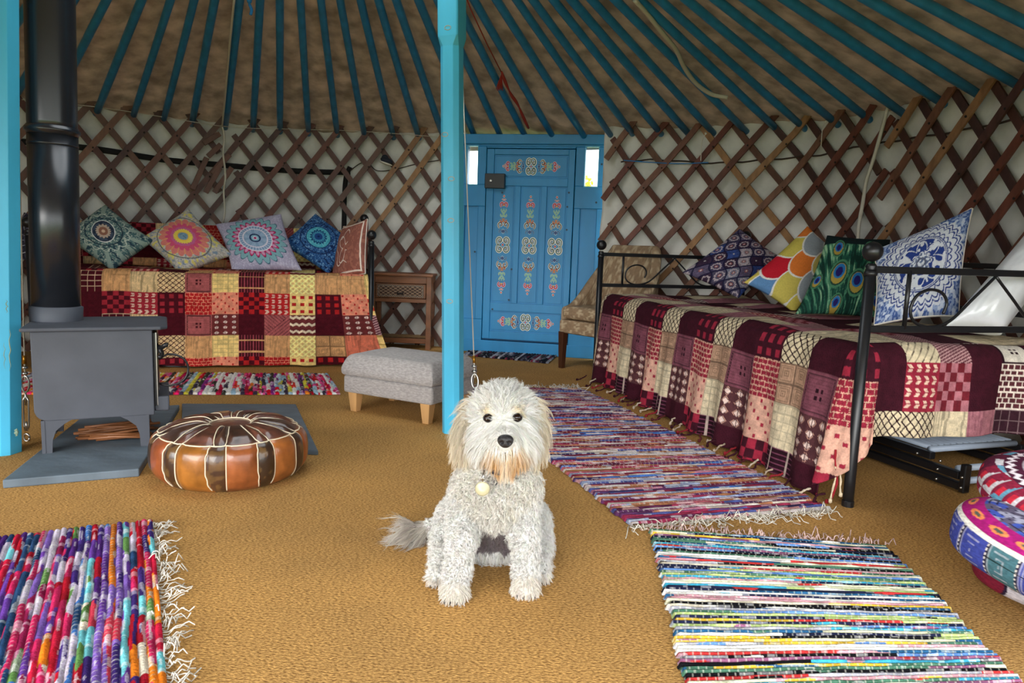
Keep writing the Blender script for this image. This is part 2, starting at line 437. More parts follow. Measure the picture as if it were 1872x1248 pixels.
# lattice walls: crossing slats riveted together, in sections
SP = 3.95
WOODS = [(106, 64, 48), (92, 54, 42), (118, 76, 56), (80, 48, 40), (124, 84, 62), (100, 68, 54), (108, 58, 42)]
PALE = [(150, 108, 72), (140, 104, 74), (160, 118, 78)]
def slat(a_top, sgn, a0, a1, inset, col, parent, ztop=1.84, zbot=.02, w=.044):
    slope = 24.6 / 1.82                      # degrees per metre of height
    n = 13; zz = np.linspace(ztop, zbot, n); A = a_top + sgn * slope * (ztop - .06 - zz)
    ok = (A >= a0 - .01) & (A <= a1 + .01)
    if ok.sum() < 3: return
    zz, A = zz[ok], A[ok]
    bowv = .004 * math.sin(a_top * 7.1)
    P = wp(A, zz, inset + bowv)
    out = np.stack([np.sin(np.radians(A)), np.cos(np.radians(A)), 0 * A], -1)
    T = np.gradient(P, axis=0); T /= np.linalg.norm(T, axis=1)[:, None]
    Wd = np.cross(T, out); Wd /= np.linalg.norm(Wd, axis=1)[:, None]
    th = .007; V = []
    for i in range(len(A)):
        hw = w / 2 * (.94 + .1 * hash1(i + int(a_top * 13)))
        for s1, s2 in ((-1, -1), (1, -1), (1, 1), (-1, 1)): V.append(P[i] + Wd[i] * hw * s1 + out[i] * th * s2)
    m = len(A)
    F = [(i * 4 + k, i * 4 + (k + 1) % 4, i * 4 + 4 + (k + 1) % 4, i * 4 + 4 + k) for i in range(m - 1) for k in range(4)] + [(3, 2, 1, 0), (m * 4 - 4, m * 4 - 3, m * 4 - 2, m * 4 - 1)]
    g = G(); g.add(V, F, lin(col)); g.make('slat', M['lattice'], parent)
def lattice(a0, a1, label, pale_front=(), pale_back=(), start=None):
    c = wp(np.array((a0 + a1) / 2), 0, .02)
    root = thing('lattice_wall', c, label, 'lattice wall', 'folding lattice wall sections')
    b = a0 if start is None else start
    k0 = int(-30 / SP) - 1; n = int((a1 - a0 + 60) / SP) + 2
    i = 0
    for k in range(k0, n):
        a = b + k * SP
        h = hash1(k * 17 + int(a0 * 3) + 999)
        cf = PALE[int(h * 3)] if k in pale_front else WOODS[int(h * 6.99)]
        slat(a, -1, a0, a1, .028, cf, root, ztop=1.83 + .03 * h)
        h2 = hash1(k * 31 + int(a0 * 5) + 555)
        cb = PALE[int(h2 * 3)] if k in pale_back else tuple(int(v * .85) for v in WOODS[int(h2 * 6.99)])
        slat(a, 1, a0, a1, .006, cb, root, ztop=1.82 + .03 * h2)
    # leather knots at the crossings
    g = G(); slope = 24.6 / 1.82
    for k in range(k0, n):
        for j in range(1, 14):
            dz = j * SP / slope / 2; z = 1.77 - dz; a = b + k * SP + (SP / 2 if j % 2 else 0)
            if z < .05 or a < a0 + .5 or a > a1 - .5: continue
            p = wp(np.array(a), z, .038); g.ball(p, .0075, 6)
    o = g.make('leather_knots', M['bolt'], root); tag(o, kind='stuff')
    return root
L1 = lattice(-120, -24.2, 'brown lattice wall section running behind the stovepipe to the left', (), ())
L2 = lattice(-25.2, DOOR_L, 'brown lattice wall section between the splinted joint and the blue door', (7, 8), ())
L3 = lattice(DOOR_R - 1.3, 64.5, 'brown lattice wall section just to the right of the blue door', (6, ), (3,))
L4 = lattice(63.2, 112, 'brown lattice wall section at the far right with pale slats', (1, 3), ())
# splints nailed over the left joint
for (x0, y0, x1, y1) in ((372, 262, 402, 244), (388, 318, 420, 282), (392, 352, 424, 306), (378, 288, 352, 346), (402, 306, 376, 352), (404, 264, 380, 286)):
    p, q = wallpt(x0, y0, .055), wallpt(x1, y1, .055)
    g = G(); T = nrm(q - p); out = nrm([(p + q)[0] / 2 - YC[0], (p + q)[1] / 2 - YC[1], 0]); Wd = np.cross(T, out)
    g.box((p + q) / 2, (np.linalg.norm(q - p), .04, .014), basis(T, Wd, np.cross(T, Wd)), lin((104, 66, 50)))
    g.make('splint', M['lattice'], L2, bevel=.003)
# plain black tubes behind the left lattice: one level, one upright
P = [wallpt(x, y, -.028) for x, y in ((30, 258), (110, 265), (200, 276), (300, 292), (400, 301), (500, 310), (580, 314), (640, 315))]
g = G(); P = bez(P, 40)
g.tube(P, .022, 8); tag(g.make('dark_band', M['darktube'], smooth=True), 'long black band running behind the lattice above the left bed', 'band')
P = [wallpt(x, y, -.03) for x, y in ((640, 305), (633, 322), (630, 350), (629, 400), (628, 440))]
g = G(); g.tube(bez(P, 20), .02, 8); tag(g.make('bar', M['darktube'], smooth=True), 'dark upright stake behind the lattice near the left bed post', 'bar')
# horizontal cord on the right and left walls
def cord(name, pts, r, m, label, cat, inset=.05, wob=0, n=60):
    P = bez([wallpt(x, y, inset) for x, y in pts], n)
    if wob: P[:, 2] += wob * np.sin(np.arange(len(P)) * 1.3)
    g = G(); g.tube(P, r, 6); return tag(g.make(name, m, smooth=True), label, cat)
cord('cord', [(1135, 296), (1200, 292), (1300, 298), (1400, 292), (1500, 283), (1560, 270), (1640, 257), (1760, 238), (1872, 215)], .006, M['dark_rope'], 'dark brown cord running level across the right-hand lattice', 'cord', .0, .004)
cord('cord', [(1140, 293), (1180, 296), (1240, 299), (1295, 297)], .0035, M['blue_cord'], 'thin blue cord tied beside the door on the lattice', 'cord', .045)
cord('rope', [(1625, 186), (1618, 215), (1608, 252), (1597, 290), (1584, 330), (1577, 372), (1570, 410), (1568, 440)], .011, M['rope'], 'thick pale rope hanging down over the right-hand lattice', 'rope', .06, .0)
cord('rope', [(405, 228), (410, 250), (408, 280), (412, 320), (409, 350), (411, 385), (407, 410)], .008, M['rope'], 'pale rope hanging down beside the splinted joint above the left bed', 'rope', .06)
cord('cord', [(40, 182), (180, 196), (300, 214), (420, 232), (540, 236), (660, 240), (800, 250)], .0025, M['rope'], 'thin pale string along the top of the left lattice', 'string', .06)
cord('cord', [(640, 312), (660, 298), (675, 300), (690, 312), (720, 310), (760, 300), (808, 292)], .004, M['dark_rope'], 'thin dark cord looped behind the lattice by the shoe', 'cord', -.02)
for (x, y) in ((1290, 244), (1510, 222)):
    P = bez([wallpt(x + dx, y + dy, .07) for dx, dy in ((0, 0), (-6, 12), (-8, 30), (-9, 50))], 16)
    g = G(); g.tube(P, .003, 5); g.ball(P[0], .009, 8)
    tag(g.make('string', M['fringe'], smooth=True), 'short white string knotted to a %s' % ('pole end near the door' if x < 1400 else 'pole end over the green cushion'), 'string')
# slack white rope along the roof on the right
P = bez([roofpt(x, y, .05) for x, y in ((1160, 0), (1185, 28), (1212, 62), (1235, 90), (1252, 125), (1272, 152), (1300, 172), (1330, 178))], 50)
g = G(); g.tube(P, .0135, 7); tag(g.make('rope', M['rope'], smooth=True), 'slack white rope tucked against the roof canvas at right', 'rope')
P = bez([roofpt(x, y, .05) for x, y in ((428, 0), (420, 80), (413, 160), (406, 232))], 30)
g = G(); g.tube(P, .007, 7); tag(g.make('rope', M['rope'], smooth=True), 'straight pale rope beside a roof pole above the left bed', 'rope')
# red cord with tassel
rt = roofpt(917, 135, .075)
root = thing('red_cord', rt, 'thin red cord with a frayed tassel hanging under the roof right of the centre post', 'cord')
g = G(); g.tube([roofpt(x, y, .075) for x, y in ((838, -40), (862, 20), (890, 80), (917, 133))], .004, 6); g.make('upper_cord', M['red_cord'], root, smooth=True)
g = G(); P = bez([roofpt(x, y, .075) for x, y in ((917, 131), (924, 150), (934, 172), (946, 190), (955, 210), (966, 234))], 30)
g.tube(P, .006 + .006 * np.abs(np.sin(np.linspace(0, 9, len(P)))), 7); g.make('knotted_cord', M['red_cord'], root, smooth=True)
g = G(); 
for k in range(16):
    e = roofpt(914 + (k % 8 - 4) * 1.7, 162 + (k * 7 % 5) , .085 + .01 * (k % 3)); g.tube([rt, (rt + e) / 2 + (k % 3 - 1) * .002, e], .0022, 4)
g.make('tassel', M['red_cord'], root)
P = roofpt(456, 8, .09); g = G(); g.ball(P + [0, 0, .02], .016, 8); g.tube(bez([P, P + np.array([.012, 0, -.03]), P + np.array([.006, 0, -.06])], 10), .009, 6)
g.tube(bez([P, P + np.array([-.02, 0, .06]), P + np.array([0, 0, .12]), P + np.array([.02, 0, .2])], 12), .006, 6)
tag(g.make('cord_knot', M['blue_cord'], smooth=True), 'bright blue cord knot hanging from the roof above the left bed', 'cord')

# navy shoe wedged in the lattice
c = wallpt(706, 296, .06); root = thing('shoe', c, 'small navy shoe with a white sole wedged in the lattice', 'shoe')
ex = nrm(wallpt(730, 305, .06) - wallpt(685, 289, .06)); ez = nrm(np.cross(ex, [0, -1, 0])); 
if ez[2] < 0: ez = -ez
Rb = basis(ex, np.cross(ez, ex), ez)
g = G(); g.ball(c + ez * .012, .055, 14, sc=(1, .5, .45), R=Rb); g.ball(c + ez * .03 - ex * .02, .03, 12, sc=(1, .7, .8), R=Rb); g.make('upper', M['collar'], root, smooth=True)
g = G(); g.ball(c - ez * .012, .058, 14, sc=(1, .5, .18), R=Rb); g.make('sole', M['fringe'], root, smooth=True)
g = G(); g.box(c + ez * .022 + ex * .01, (.03, .03, .006), Rb); g.make('strap', M['mattress'], root)

# ---------------------------------------------------------------- door and frame
D0, D1 = np.array([-.435, 5.99, 0]), np.array([.705, 5.765, 0])
dx = nrm(D1 - D0); DWID = np.linalg.norm(D1 - D0); dn = nrm([dx[1], -dx[0], 0]); dz = np.array([0, 0, 1.])
RD = basis(dx, -dn, dz)
def dp(u, z, o=0): return D0 + dx * u + dz * z + dn * o
def onplane(x, y, o=0):
    d = ray(x, y); P0 = D0 + dn * o; t = ((P0 - cO) @ dn) / (d @ dn); p = cO + d * t - D0; return p @ dx, p[2]
def pbox(g, u0, u1, z0, z1, o0, o1, col=None): g.box(dp((u0 + u1) / 2, (z0 + z1) / 2, (o0 + o1) / 2), (u1 - u0, abs(o1 - o0), z1 - z0), RD, col)
uwl0, zw0 = onplane(856, 337); uwl1, zw1 = onplane(876, 268)
uwr0, _ = onplane(1069, 338); uwr1, _ = onplane(1096, 266)
ul, _ = onplane(891, 300); ur, _ = onplane(1053, 300)
zt = onplane(970, 272)[1]; HT = onplane(980, 247)[1]
fr = thing('door_frame', dp(DWID / 2, 0), 'broad blue door frame with two small side windows', 'door frame'); fr['kind'] = 'structure'
UL0, UR1 = -.02, onplane(1112, 300)[0]
g = G()
pbox(g, UL0, UR1, zw1, HT, -.03, .03); pbox(g, ul - .0, ur, zt, zw1 + .001, -.03, .03)
for (a, b, w0, w1) in ((UL0, ul - .002, uwl0, uwl1), (ur + .002, UR1, uwr0, uwr1)):
    pbox(g, a, w0, zw0, zw1, -.03, .03); pbox(g, w1, b, zw0, zw1, -.03, .03)
    pbox(g, a, b, 1.18, zw0, -.03, .03); pbox(g, a, b, 0, .27, -.03, .03)
    pbox(g, a, a + (b - a) * .2, .27, 1.18, -.03, .03); pbox(g, b - (b - a) * .28, b, .27, 1.18, -.03, .03)
    pbox(g, a + .01, b - .01, .2, 1.2, -.03, .005)
pbox(g, UL0, UR1, 0, .1, -.03, .035)
g.make('frame', M['door'], fr, bevel=.004)
g = G(); pbox(g, UL0 - .04, UR1 + .065, HT - .075, HT, -.035, .055); g.make('header_board', M['door'], fr, bevel=.004)
for w0, w1 in ((uwl0, uwl1), (uwr0, uwr1)):
    g = G(); pbox(g, w0 - .001, w1 + .001, zw0 - .001, zw1 + .001, -.012, -.008); g.make('window_pane', M['glass'], fr)
    g = G()
    for (a, b, c_, d_) in ((w0 - .006, w0, zw0, zw1), (w1, w1 + .006, zw0, zw1), (w0 - .006, w1 + .006, zw0 - .008, zw0), (w0 - .006, w1 + .006, zw1, zw1 + .008)): pbox(g, a, b, c_, d_, .028, .036)
    g.make('window_bead', M['blue'], fr)
dr = thing('door_1', dp(DWID / 2, .1), 'blue panelled door painted with red, green and blue scrollwork', 'door'); dr['kind'] = 'structure'
g = G(); pbox(g, ul - .02, ur + .02, .09, zt + .02, -.045, -.031); g.make('gap_backing', M['door_dark'], fr)  # dark backing added behind the leaf gap to keep outside light out
g = G(); ul2, ur2 = ul + .004, ur - .004
lw = ur2 - ul2
def leafu(x): return onplane(x, 440)[0]
zp1, zp0 = onplane(980, 284)[1], onplane(980, 326)[1]          # top panel
zm1, zm0 = onplane(980, 341)[1], onplane(965, 555)[1]           # middle panels
zb1, zb0 = onplane(960, 570)[1], onplane(955, 607)[1]           # bottom panel
us = [ul2 + lw * k for k in (.0, .085, .335, .40, .635, .70, .93, 1)]
pbox(g, ul2, ur2, .115, zt - .006, -.012, .018)
o1 = .034
pbox(g, us[0], us[1], .115, zt - .006, .018, o1); pbox(g, us[6], us[7], .115, zt - .006, .018, o1)
for a, b in ((.115, zb0), (zb1, zm0), (zm1, zp0), (zp1, zt - .006)): pbox(g, us[1], us[6], a, b, .018, o1)
for a, b in ((us[2], us[3]), (us[4], us[5])): pbox(g, a, b, zm0, zm1, .018, o1)
g.make('leaf', M['door'], dr, bevel=.003)
panels = [(us[1], us[6], zp0, zp1), (us[1], us[6], zb0, zb1), (us[1], us[2], zm0, zm1), (us[3], us[4], zm0, zm1), (us[5], us[6], zm0, zm1)]
for (a, b, c_, d_) in panels:
    g = G(); pbox(g, a + .012, b - .012, c_ + .012, d_ - .012, .018, .024); g.make('panel', M['door'], dr, bevel=.002)
# scrollwork: raised-paint strokes
CR, RD_, GN, NV, BK, TL, YL = (255, 250, 228), (190, 30, 60), (110, 190, 160), (20, 60, 120), (38, 34, 36), (70, 120, 120), (215, 200, 110)
def stroke(g, pts, w, col, o):
    P = np.array([dp(u, z, 0) for u, z in pts]) + dn * o
    T = np.gradient(P, axis=0); T /= np.linalg.norm(T, axis=1)[:, None] + 1e-9
    Nn = np.cross(T, dn); m = len(P); ww = w * np.sin(np.linspace(.35, math.pi - .35, m)) ** .5
    V = np.concatenate([P + Nn * ww[:, None] / 2, P - Nn * ww[:, None] / 2])
    g.add(V, [(i, i + 1, m + i + 1, m + i) for i in range(m - 1)], lin(col))
def scroll(g, cu, cz, r, a0, turns, flip, col, w=.006, T=None, oc=CR):
    r *= 1.22; w *= 1.25
    t = np.linspace(0, 1, 22); a = a0 + turns * 2 * math.pi * t; rr = r * (1 - .78 * t)
    pts = [(cu + flip * q * math.cos(b), cz + q * math.sin(b)) for q, b in zip(rr, a)]
    if T: pts = [T(*p) for p in pts]
    stroke(g, pts, w * 2.1, oc, .0262); stroke(g, pts, w, col, .0270)
def disc(g, cu, cz, r, col, o, T=None, n=12, e=1.0):
    pts = [(cu + r * math.cos(2 * math.pi * k / n), cz + e * r * math.sin(2 * math.pi * k / n)) for k in range(n)]
    if T: pts = [T(*p) for p in pts]
    g.add([dp(u, z, o) for u, z in pts], [list(range(n))], lin(col))
def ornament(T, half, name='scrollwork'):
    # drawn along +y (long axis), half = half length; mirrored left/right and top/bottom
    g = G()
    for sx in (1, -1):
        for sy in (1, -1):
            def TT(u, z, sx=sx, sy=sy): return T(u * sx, z * sy)
            scroll(g, .022, .022, .022, -1.6, 1.15, 1, TL, .0075, TT)
            scroll(g, .017, .024, .011, 2.2, .8, -1, BK, .004, TT)
            scroll(g, .016, .072, .011, -.6, .9, 1, NV, .005, TT, (120, 180, 215))
            k = half / .26
            scroll(g, .019, .105 * k + .0, .016, -1.2, 1.0, 1, BK, .0065, TT)
            scroll(g, .015, .128 * k, .011, 2.0, .9, 1, RD_, .005, TT, YL)
            scroll(g, .014, .158 * k, .013, 1.4, .95, 1, GN, .005, TT, (200, 220, 190))
            scroll(g, .012, .185 * k, .010, 2.6, .8, 1, GN, .004, TT, (200, 220, 190))
            scroll(g, .012, .212 * k, .012, -1.3, 1.0, 1, RD_, .007, TT, (230, 200, 215))
            scroll(g, .007, .235 * k, .006, 0, .9, 1, RD_, .003, TT)
    disc(g, 0, 0, .008, CR, .0266, T); disc(g, 0, 0, .006, RD_, .0272, T)
    for sy in (1, -1):
        disc(g, 0, sy * .074, .010, (160, 200, 220), .0266, T, e=1.5); disc(g, 0, sy * .074, .007, NV, .0272, T, e=1.5)
        disc(g, 0, sy * half * .98, .0075, CR, .0266, T); disc(g, 0, sy * half * .98, .005, RD_, .0272, T)
        disc(g, 0, sy * half * .8, .006, YL, .0266, T)
    g.make(name, M['paint'], dr)
for i, (a, b, c_, d_) in enumerate(panels):
    cu, cz = (a + b) / 2, (c_ + d_) / 2
    if i < 2: ornament(lambda u, z, cu=cu, cz=cz: (cu + z * .85, cz + u * 1.35), .27)
    else: ornament(lambda u, z, cu=cu, cz=cz: (cu + u * 1.15, cz + z * 1.45), .27)
for kx, ky in ((918, 352), (1040, 352), (1037, 378), (935, 492), (930, 548), (900, 565), (1036, 420), (868, 460), (1090, 370), (1100, 300)):
    ku, kz = onplane(kx, ky, .036); g = G(); disc(g, ku, kz, .008, (20, 60, 80), .0352); g.make('wood_knot', M['paint'], dr)
# black lock
lu, lz = onplane(908, 332); g = G(); g.box(dp(lu, lz, .055), (.16, .045, .115), RD); lk = g.make('rim_lock', M['black'], dr, bevel=.004)
g = G(); g.lathe([(.0, 0), (.011, 0), (.011, .006), (.007, .008), (0, .008)], dp(lu - .03, lz, .078), 14, R=basis(dx, dz, dn)); g.make('keyhole', M['steel'], lk).location = (0, 0, 0)
# shrub with yellow blossom seen through the right window
sh = at(1078, 330, 7.2)
root = thing('flowering_shrub', (sh[0], sh[1], -.07), 'yellow flowering shrub outside the right door window', 'shrub')
g = G(); g.tube([(sh[0], sh[1], -.07), (sh[0] + .03, sh[1], .7), (sh[0], sh[1], 1.45)], .012, 6); g.make('stem', M['darkleg'], root)
g = G()
for k in range(60):
    q = rng.normal(size=3) * np.array([.025, .03, .06]); g.ball((sh[0] + q[0], sh[1] + q[1], 1.46 + q[2]), .014, 6)
g.make('blossom', mat('yellow_petals', (240, 225, 60), .8), root)

# ---------------------------------------------------------------- support posts
def post(name, bx, by, top, w, label, wr_=0):
    root = thing(name, (bx, by, 0), label, 'post')
    top = np.array(top, float); b = np.array([bx, by, 0.]); ax = nrm(top - b)
    X = nrm(np.cross([0, 1, 0], ax)); Yv = np.cross(ax, X)
    X, Yv = X * math.cos(wr_) + Yv * math.sin(wr_), Yv * math.cos(wr_) - X * math.sin(wr_)
    L = np.linalg.norm(top - b)
    def prof(ch): c = 1 - ch; return [(-1, -c), (-c, -1), (c, -1), (1, -c), (1, c), (c, 1), (-c, 1), (-1, c)]
    zs = [(0, w, .45), (.9, w, .45), (1.72, w, .45), (1.76, w * 1.1, .12), (L - .25, w * 1.1, .12), (L, w * 1.3, .12)]
    Vv = []
    for z, ww, ch in zs:
        for p, q in prof(ch): Vv.append(b + ax * z + X * p * ww / 2 + Yv * q * ww / 2)
    F = [(i * 8 + k, i * 8 + (k + 1) % 8, i * 8 + 8 + (k + 1) % 8, i * 8 + 8 + k) for i in range(len(zs) - 1) for k in range(8)] + [list(range(8))[::-1], list(range(40, 48))]
    g = G(); g.add(Vv, F); g.make('shaft', M['blue'], root, bevel=.002)
    return root, b, ax, X, Yv
ctop = at(829, -250, 3.30)
pc, b, ax, X, Yv = post('centre_post', -.262, 3.33, (-.262 + (at(829, 0, 3.33)[0] + .262) / 1.78 * 2.6, 3.28, 2.6), .088, 'sky blue chamfered wooden post standing behind the dog', math.radians(-20))
for zz, sx in ((.62, .1), (.98, .25), (1.16, .3), (1.35, -.3), (1.79, .05)):
    g = G(); c = b + ax * zz - Yv * (.0445 if zz < 1.7 else .0485) + X * sx * .05
    R3 = basis(X, ax, -Yv); tt = np.linspace(0, 2 * math.pi, 15)
    g.tube([c + X * .015 * math.cos(t) + ax * .009 * math.sin(t) for t in tt], .0012, 5); g.make('knot_mark', M['oak'], pc)
pl, b, ax, X, Yv = post('side_post', -1.985, 2.78, (-1.985 + (at(7, 0, 2.78)[0] - at(17, 822, 2.78)[0]) / 1.75 * 2.6, 2.80, 2.6), .1, 'sky blue scuffed wooden post at the left edge beside the stove', math.radians(-8))
for (x, y, L_, w) in ((18, 640, .16, .006), (30, 790, .03, .02), (12, 560, .05, .006), (8, 650, .1, .004)):
    d = ray(x, y); t = ((b - Yv * .0505 - cO) @ Yv) / (d @ Yv); c = cO + d * t
    g = G(); n = 9; P = np.array([c + ax * L_ * (k / 8 - .5) + X * .004 * math.sin(k * 2.1 + x) for k in range(n)])
    g.tube(P, w / 3 * np.sin(np.linspace(.2, 2.9, n)), 5); g.make('paint_scuff', mat('bare_scuffed_wood', (128, 150, 130), .8), pl)

# guy wires with turnbuckles
def guy(base, mid, label):
    base = np.array(base, float); d = nrm(mid - base); L = (2.55 - base[2]) / d[2]
    root = thing('guy_wire', base, label, 'guy wire')
    g = G(); tt = np.linspace(0, 2 * math.pi, 13)
    g.tube([base + np.array([.012 * math.cos(t), 0, .016 + .016 * math.sin(t)]) for t in tt], .004, 6); g.make('anchor_eye', M['steel'], root, smooth=True)
    g = G(); s = base + d * .045
    for o in (-.011, .011): g.tube([s + np.array([o * .3, 0, 0]), s + d * .02 + np.array([o, 0, 0]), s + d * .13 + np.array([o, 0, 0]), s + d * .15 + np.array([o * .3, 0, 0])], .0035, 6)
    g.tube([s, s + d * .04], .004, 6); g.tube([s + d * .11, s + d * .17], .004, 6); g.make('turnbuckle', M['steel'], root, smooth=True)
    g = G(); s = base + d * .21
    g.tube([s + np.array([.016 * math.sin(t), 0, 0]) + d * .035 * (1 - math.cos(t)) for t in tt], .004, 6)
    for q in (.08, .105): g.ball(s + d * q, .011, 8, sc=(1.3, 1, .7))
    g.make('wire_clamp', M['steel'], root, smooth=True)
    g = G(); g.tube([s + d * .12, s + d * .155], .008, 6); g.make('brass_sleeve', M['brass'], root, smooth=True)
    g = G(); g.tube([s + d * .05, base + d * L], .003, 6); g.make('cable', M['rope'], root, smooth=True)
guy(fl(872, 792, 0), at(848, 200, 3.62), 'steel guy wire with turnbuckle beside the centre post')
guy(fl(49, 806, 0), at(36, 330, 2.9), 'steel guy wire with turnbuckle between left post and stove')

# ---------------------------------------------------------------- printed patterns (the cloth's own colours)
def C3(c): return np.asarray(c, float)[None, None, :]
class Pt:                                       # tiny painter on arrays
    def __init__(s, shape, base): s.c = np.tile(np.asarray(base, float), shape + (1,))
    def put(s, m, col): s.c = np.where(m[..., None], np.asarray(col, float), s.c); return s
MR, MV, RD, TN, CM, PK, BR, DK = (62, 22, 34), (128, 74, 88), (152, 42, 62), (190, 152, 126), (220, 204, 172), (214, 166, 146), (84, 50, 54), (42, 18, 28)
def motif(kind, x, y, pal=None):                # x, y in 0..1 inside the patch
    sh = x.shape; P = pal or {}
    mr, mv, rd, tn, cm, pk, br, dk = [P.get(k, v) for k, v in zip(('mr', 'mv', 'rd', 'tn', 'cm', 'pk', 'br', 'dk'), (MR, MV, RD, TN, CM, PK, BR, DK))]
    f = lambda v, n: (v * n) % 1
    if kind == 'plain': return Pt(sh, mr).put((f(x + y, 14) < .3) & (f(x - y, 14) < .4), [v * .8 for v in mr]).c
    if kind == 'rects': return Pt(sh, mr).put((f(x, 3) > .25) & (f(x, 3) < .72) & (f(y, 3) > .22) & (f(y, 3) < .8), rd).c
    if kind == 'cross':
        return Pt(sh, cm).put((np.abs(f(x * 1 + y, 4.5) - .5) > .40) | (np.abs(f(x * 1 - y, 4.5) - .5) > .40), dk).c
    if kind == 'lattice2': return Pt(sh, cm).put((np.abs(f(x + y, 4) - .5) > .42) | (np.abs(f(x - y, 4) - .5) > .42), [min(255, v * 1.25) for v in cm]).put((np.abs(f(x + y, 4) - .5) < .2) & (np.abs(f(x - y, 4) - .5) < .2), [v * .86 for v in cm]).c
    if kind == 'mauvebox':
        b = np.maximum(np.abs(x - .5), np.abs(y - .5)); p = Pt(sh, mv).put((b > .40) & (b < .45), [v * .55 for v in mv]).put(f(y, 12) < .25, [v * .9 for v in mv])
        return p.put((np.abs(np.abs(x - .5) - .07) < .035) & (np.abs(np.abs(y - .5) - .08) < .045), dk).c
    if kind == 'brick':
        row = np.floor(y * 7); return Pt(sh, rd).put((f(y, 7) < .2) | (f(x + .07 * (row % 2), 6) < .14), pk).put(f(y + x * .2, 22) < .2, [v * .85 for v in rd]).c
    if kind == 'maze':
        q = np.maximum(np.abs(f(x, 2) - .5), np.abs(f(y, 2) - .5)); return Pt(sh, tn).put((f(q, 9) < .36), [v * .74 for v in tn]).put(q > .47, [v * .6 for v in tn]).c
    if kind == 'grid': return Pt(sh, cm).put((f(x, 5) < .13) | (f(y, 5) < .13), [v * .84 for v in cm]).c
    if kind == 'dots':
        i = np.floor(x * 7); j = np.floor(y * 7); on = ((i + 2 * j) % 3 == 0)
        return Pt(sh, pk).put(on & (np.abs(f(x, 7) - .5) < .24) & (np.abs(f(y, 7) - .5) < .3), rd).c
    if kind == 'diamonds':
        q = np.abs(f(x, 3) - .5) + np.abs(f(y, 4) - .5) * .8; p = Pt(sh, br).put((q < .38), pk).put((q < .34) & (q > .27), br)
        return p.put((q < .27), (230, 205, 195)).put((np.abs(f(x, 3) - .5) < .03) & (q < .38), br).c
    if kind == 'check': return Pt(sh, mr).put(((np.floor(x * 5) + np.floor(y * 5)) % 2) == 0, rd).c
    if kind == 'checkmv': return Pt(sh, (112, 36, 46)).put(((np.floor(x * 5) + np.floor(y * 5)) % 2) == 0, (176, 112, 122)).c
    if kind == 'checkw': return Pt(sh, rd).put(((np.floor(x * 5) + np.floor(y * 5)) % 2) == 0, cm).c
    if kind == 'comb': return Pt(sh, dk).put(f(x, 9) < .22, [min(255, v * 2.2 + 20) for v in dk]).put(np.abs(np.abs(y - .5) - .27) < .035, tn).c
    if kind == 'combv': return Pt(sh, dk).put(f(y, 11) < .25, [min(255, v * 2.4 + 24) for v in dk]).put(np.abs(np.abs(x - .5) - .27) < .035, (190, 170, 160)).c
    if kind == 'arrows':
        q = np.abs(f(y, 4) - .5); u = f(x + q * .22, 4); return Pt(sh, rd).put((u > .35) & (u < .8) & (q < .34) & (q > .03), (232, 196, 176)).c
    if kind == 'stripes': return Pt(sh, (96, 44, 58)).put(f(x * .6 + y, 9) < .45, (196, 156, 156)).c
    if kind == 'streak': return Pt(sh, cm).put(vnoise(x * 22, y * 2.5, 4) < .42, [v * .78 for v in cm]).c
    if kind == 'streakt': return Pt(sh, tn).put(vnoise(x * 22, y * 2.5, 4) < .42, [v * .86 for v in tn]).c
    if kind == 'combc': return Pt(sh, cm).put((f(x * .8 + y * .5, 6) < .14), dk).c
    if kind == 'mauve': return Pt(sh, (170, 112, 122)).put(vnoise(x * 22, y * 3, 4) < .4, (150, 96, 108)).c
    if kind == 'wbrick':
        row = np.floor(y * 8); return Pt(sh, (88, 44, 50)).put((f(y, 8) < .24) | (f(x + .09 * (row % 2), 5) < .2), (232, 218, 206)).c
    if kind == 'dgrid': return Pt(sh, (58, 32, 42)).put((f(x, 4) < .09) | (f(y, 4) < .09), (128, 104, 108)).c
    if kind == 'wgrid': return Pt(sh, mr).put((f(x, 4) < .1) | (f(y, 4) < .1), (214, 180, 150)).c
    if kind == 'whitebox':
        b = np.maximum(np.abs(x - .5), np.abs(y - .5)); return Pt(sh, (214, 206, 194)).put(b > .42, dk).put((np.abs(np.abs(x - .5) - .08) < .04) & (np.abs(np.abs(y - .5) - .08) < .04), dk).c
    if kind == 'zigzag': return Pt(sh, br).put(np.abs(f(y + .08 * np.abs(f(x, 4) - .5) * 2, 3) - .5) < .17, (236, 216, 186)).c
    if kind == 'yrects': return Pt(sh, cm).put((np.abs(f(x, 3) - .5) < .24) & (np.abs(f(y, 3) - .5) < .22), rd).c
    if kind == 'pinkdiag': return Pt(sh, mv).put(np.where(x + y < 1, f(x - y, 6) < .16, f(x + y, 6) < .16), (70, 26, 40)).c
    if kind == 'bands': return Pt(sh, cm).put(f(y, 2.4) < .16, (186, 150, 80)).c
    return Pt(sh, mr).c

def fabric_mul(c, X, Y, seed=0, a=.1): return c * (1 - a + 2 * a * vnoise(X, Y, seed)[..., None])

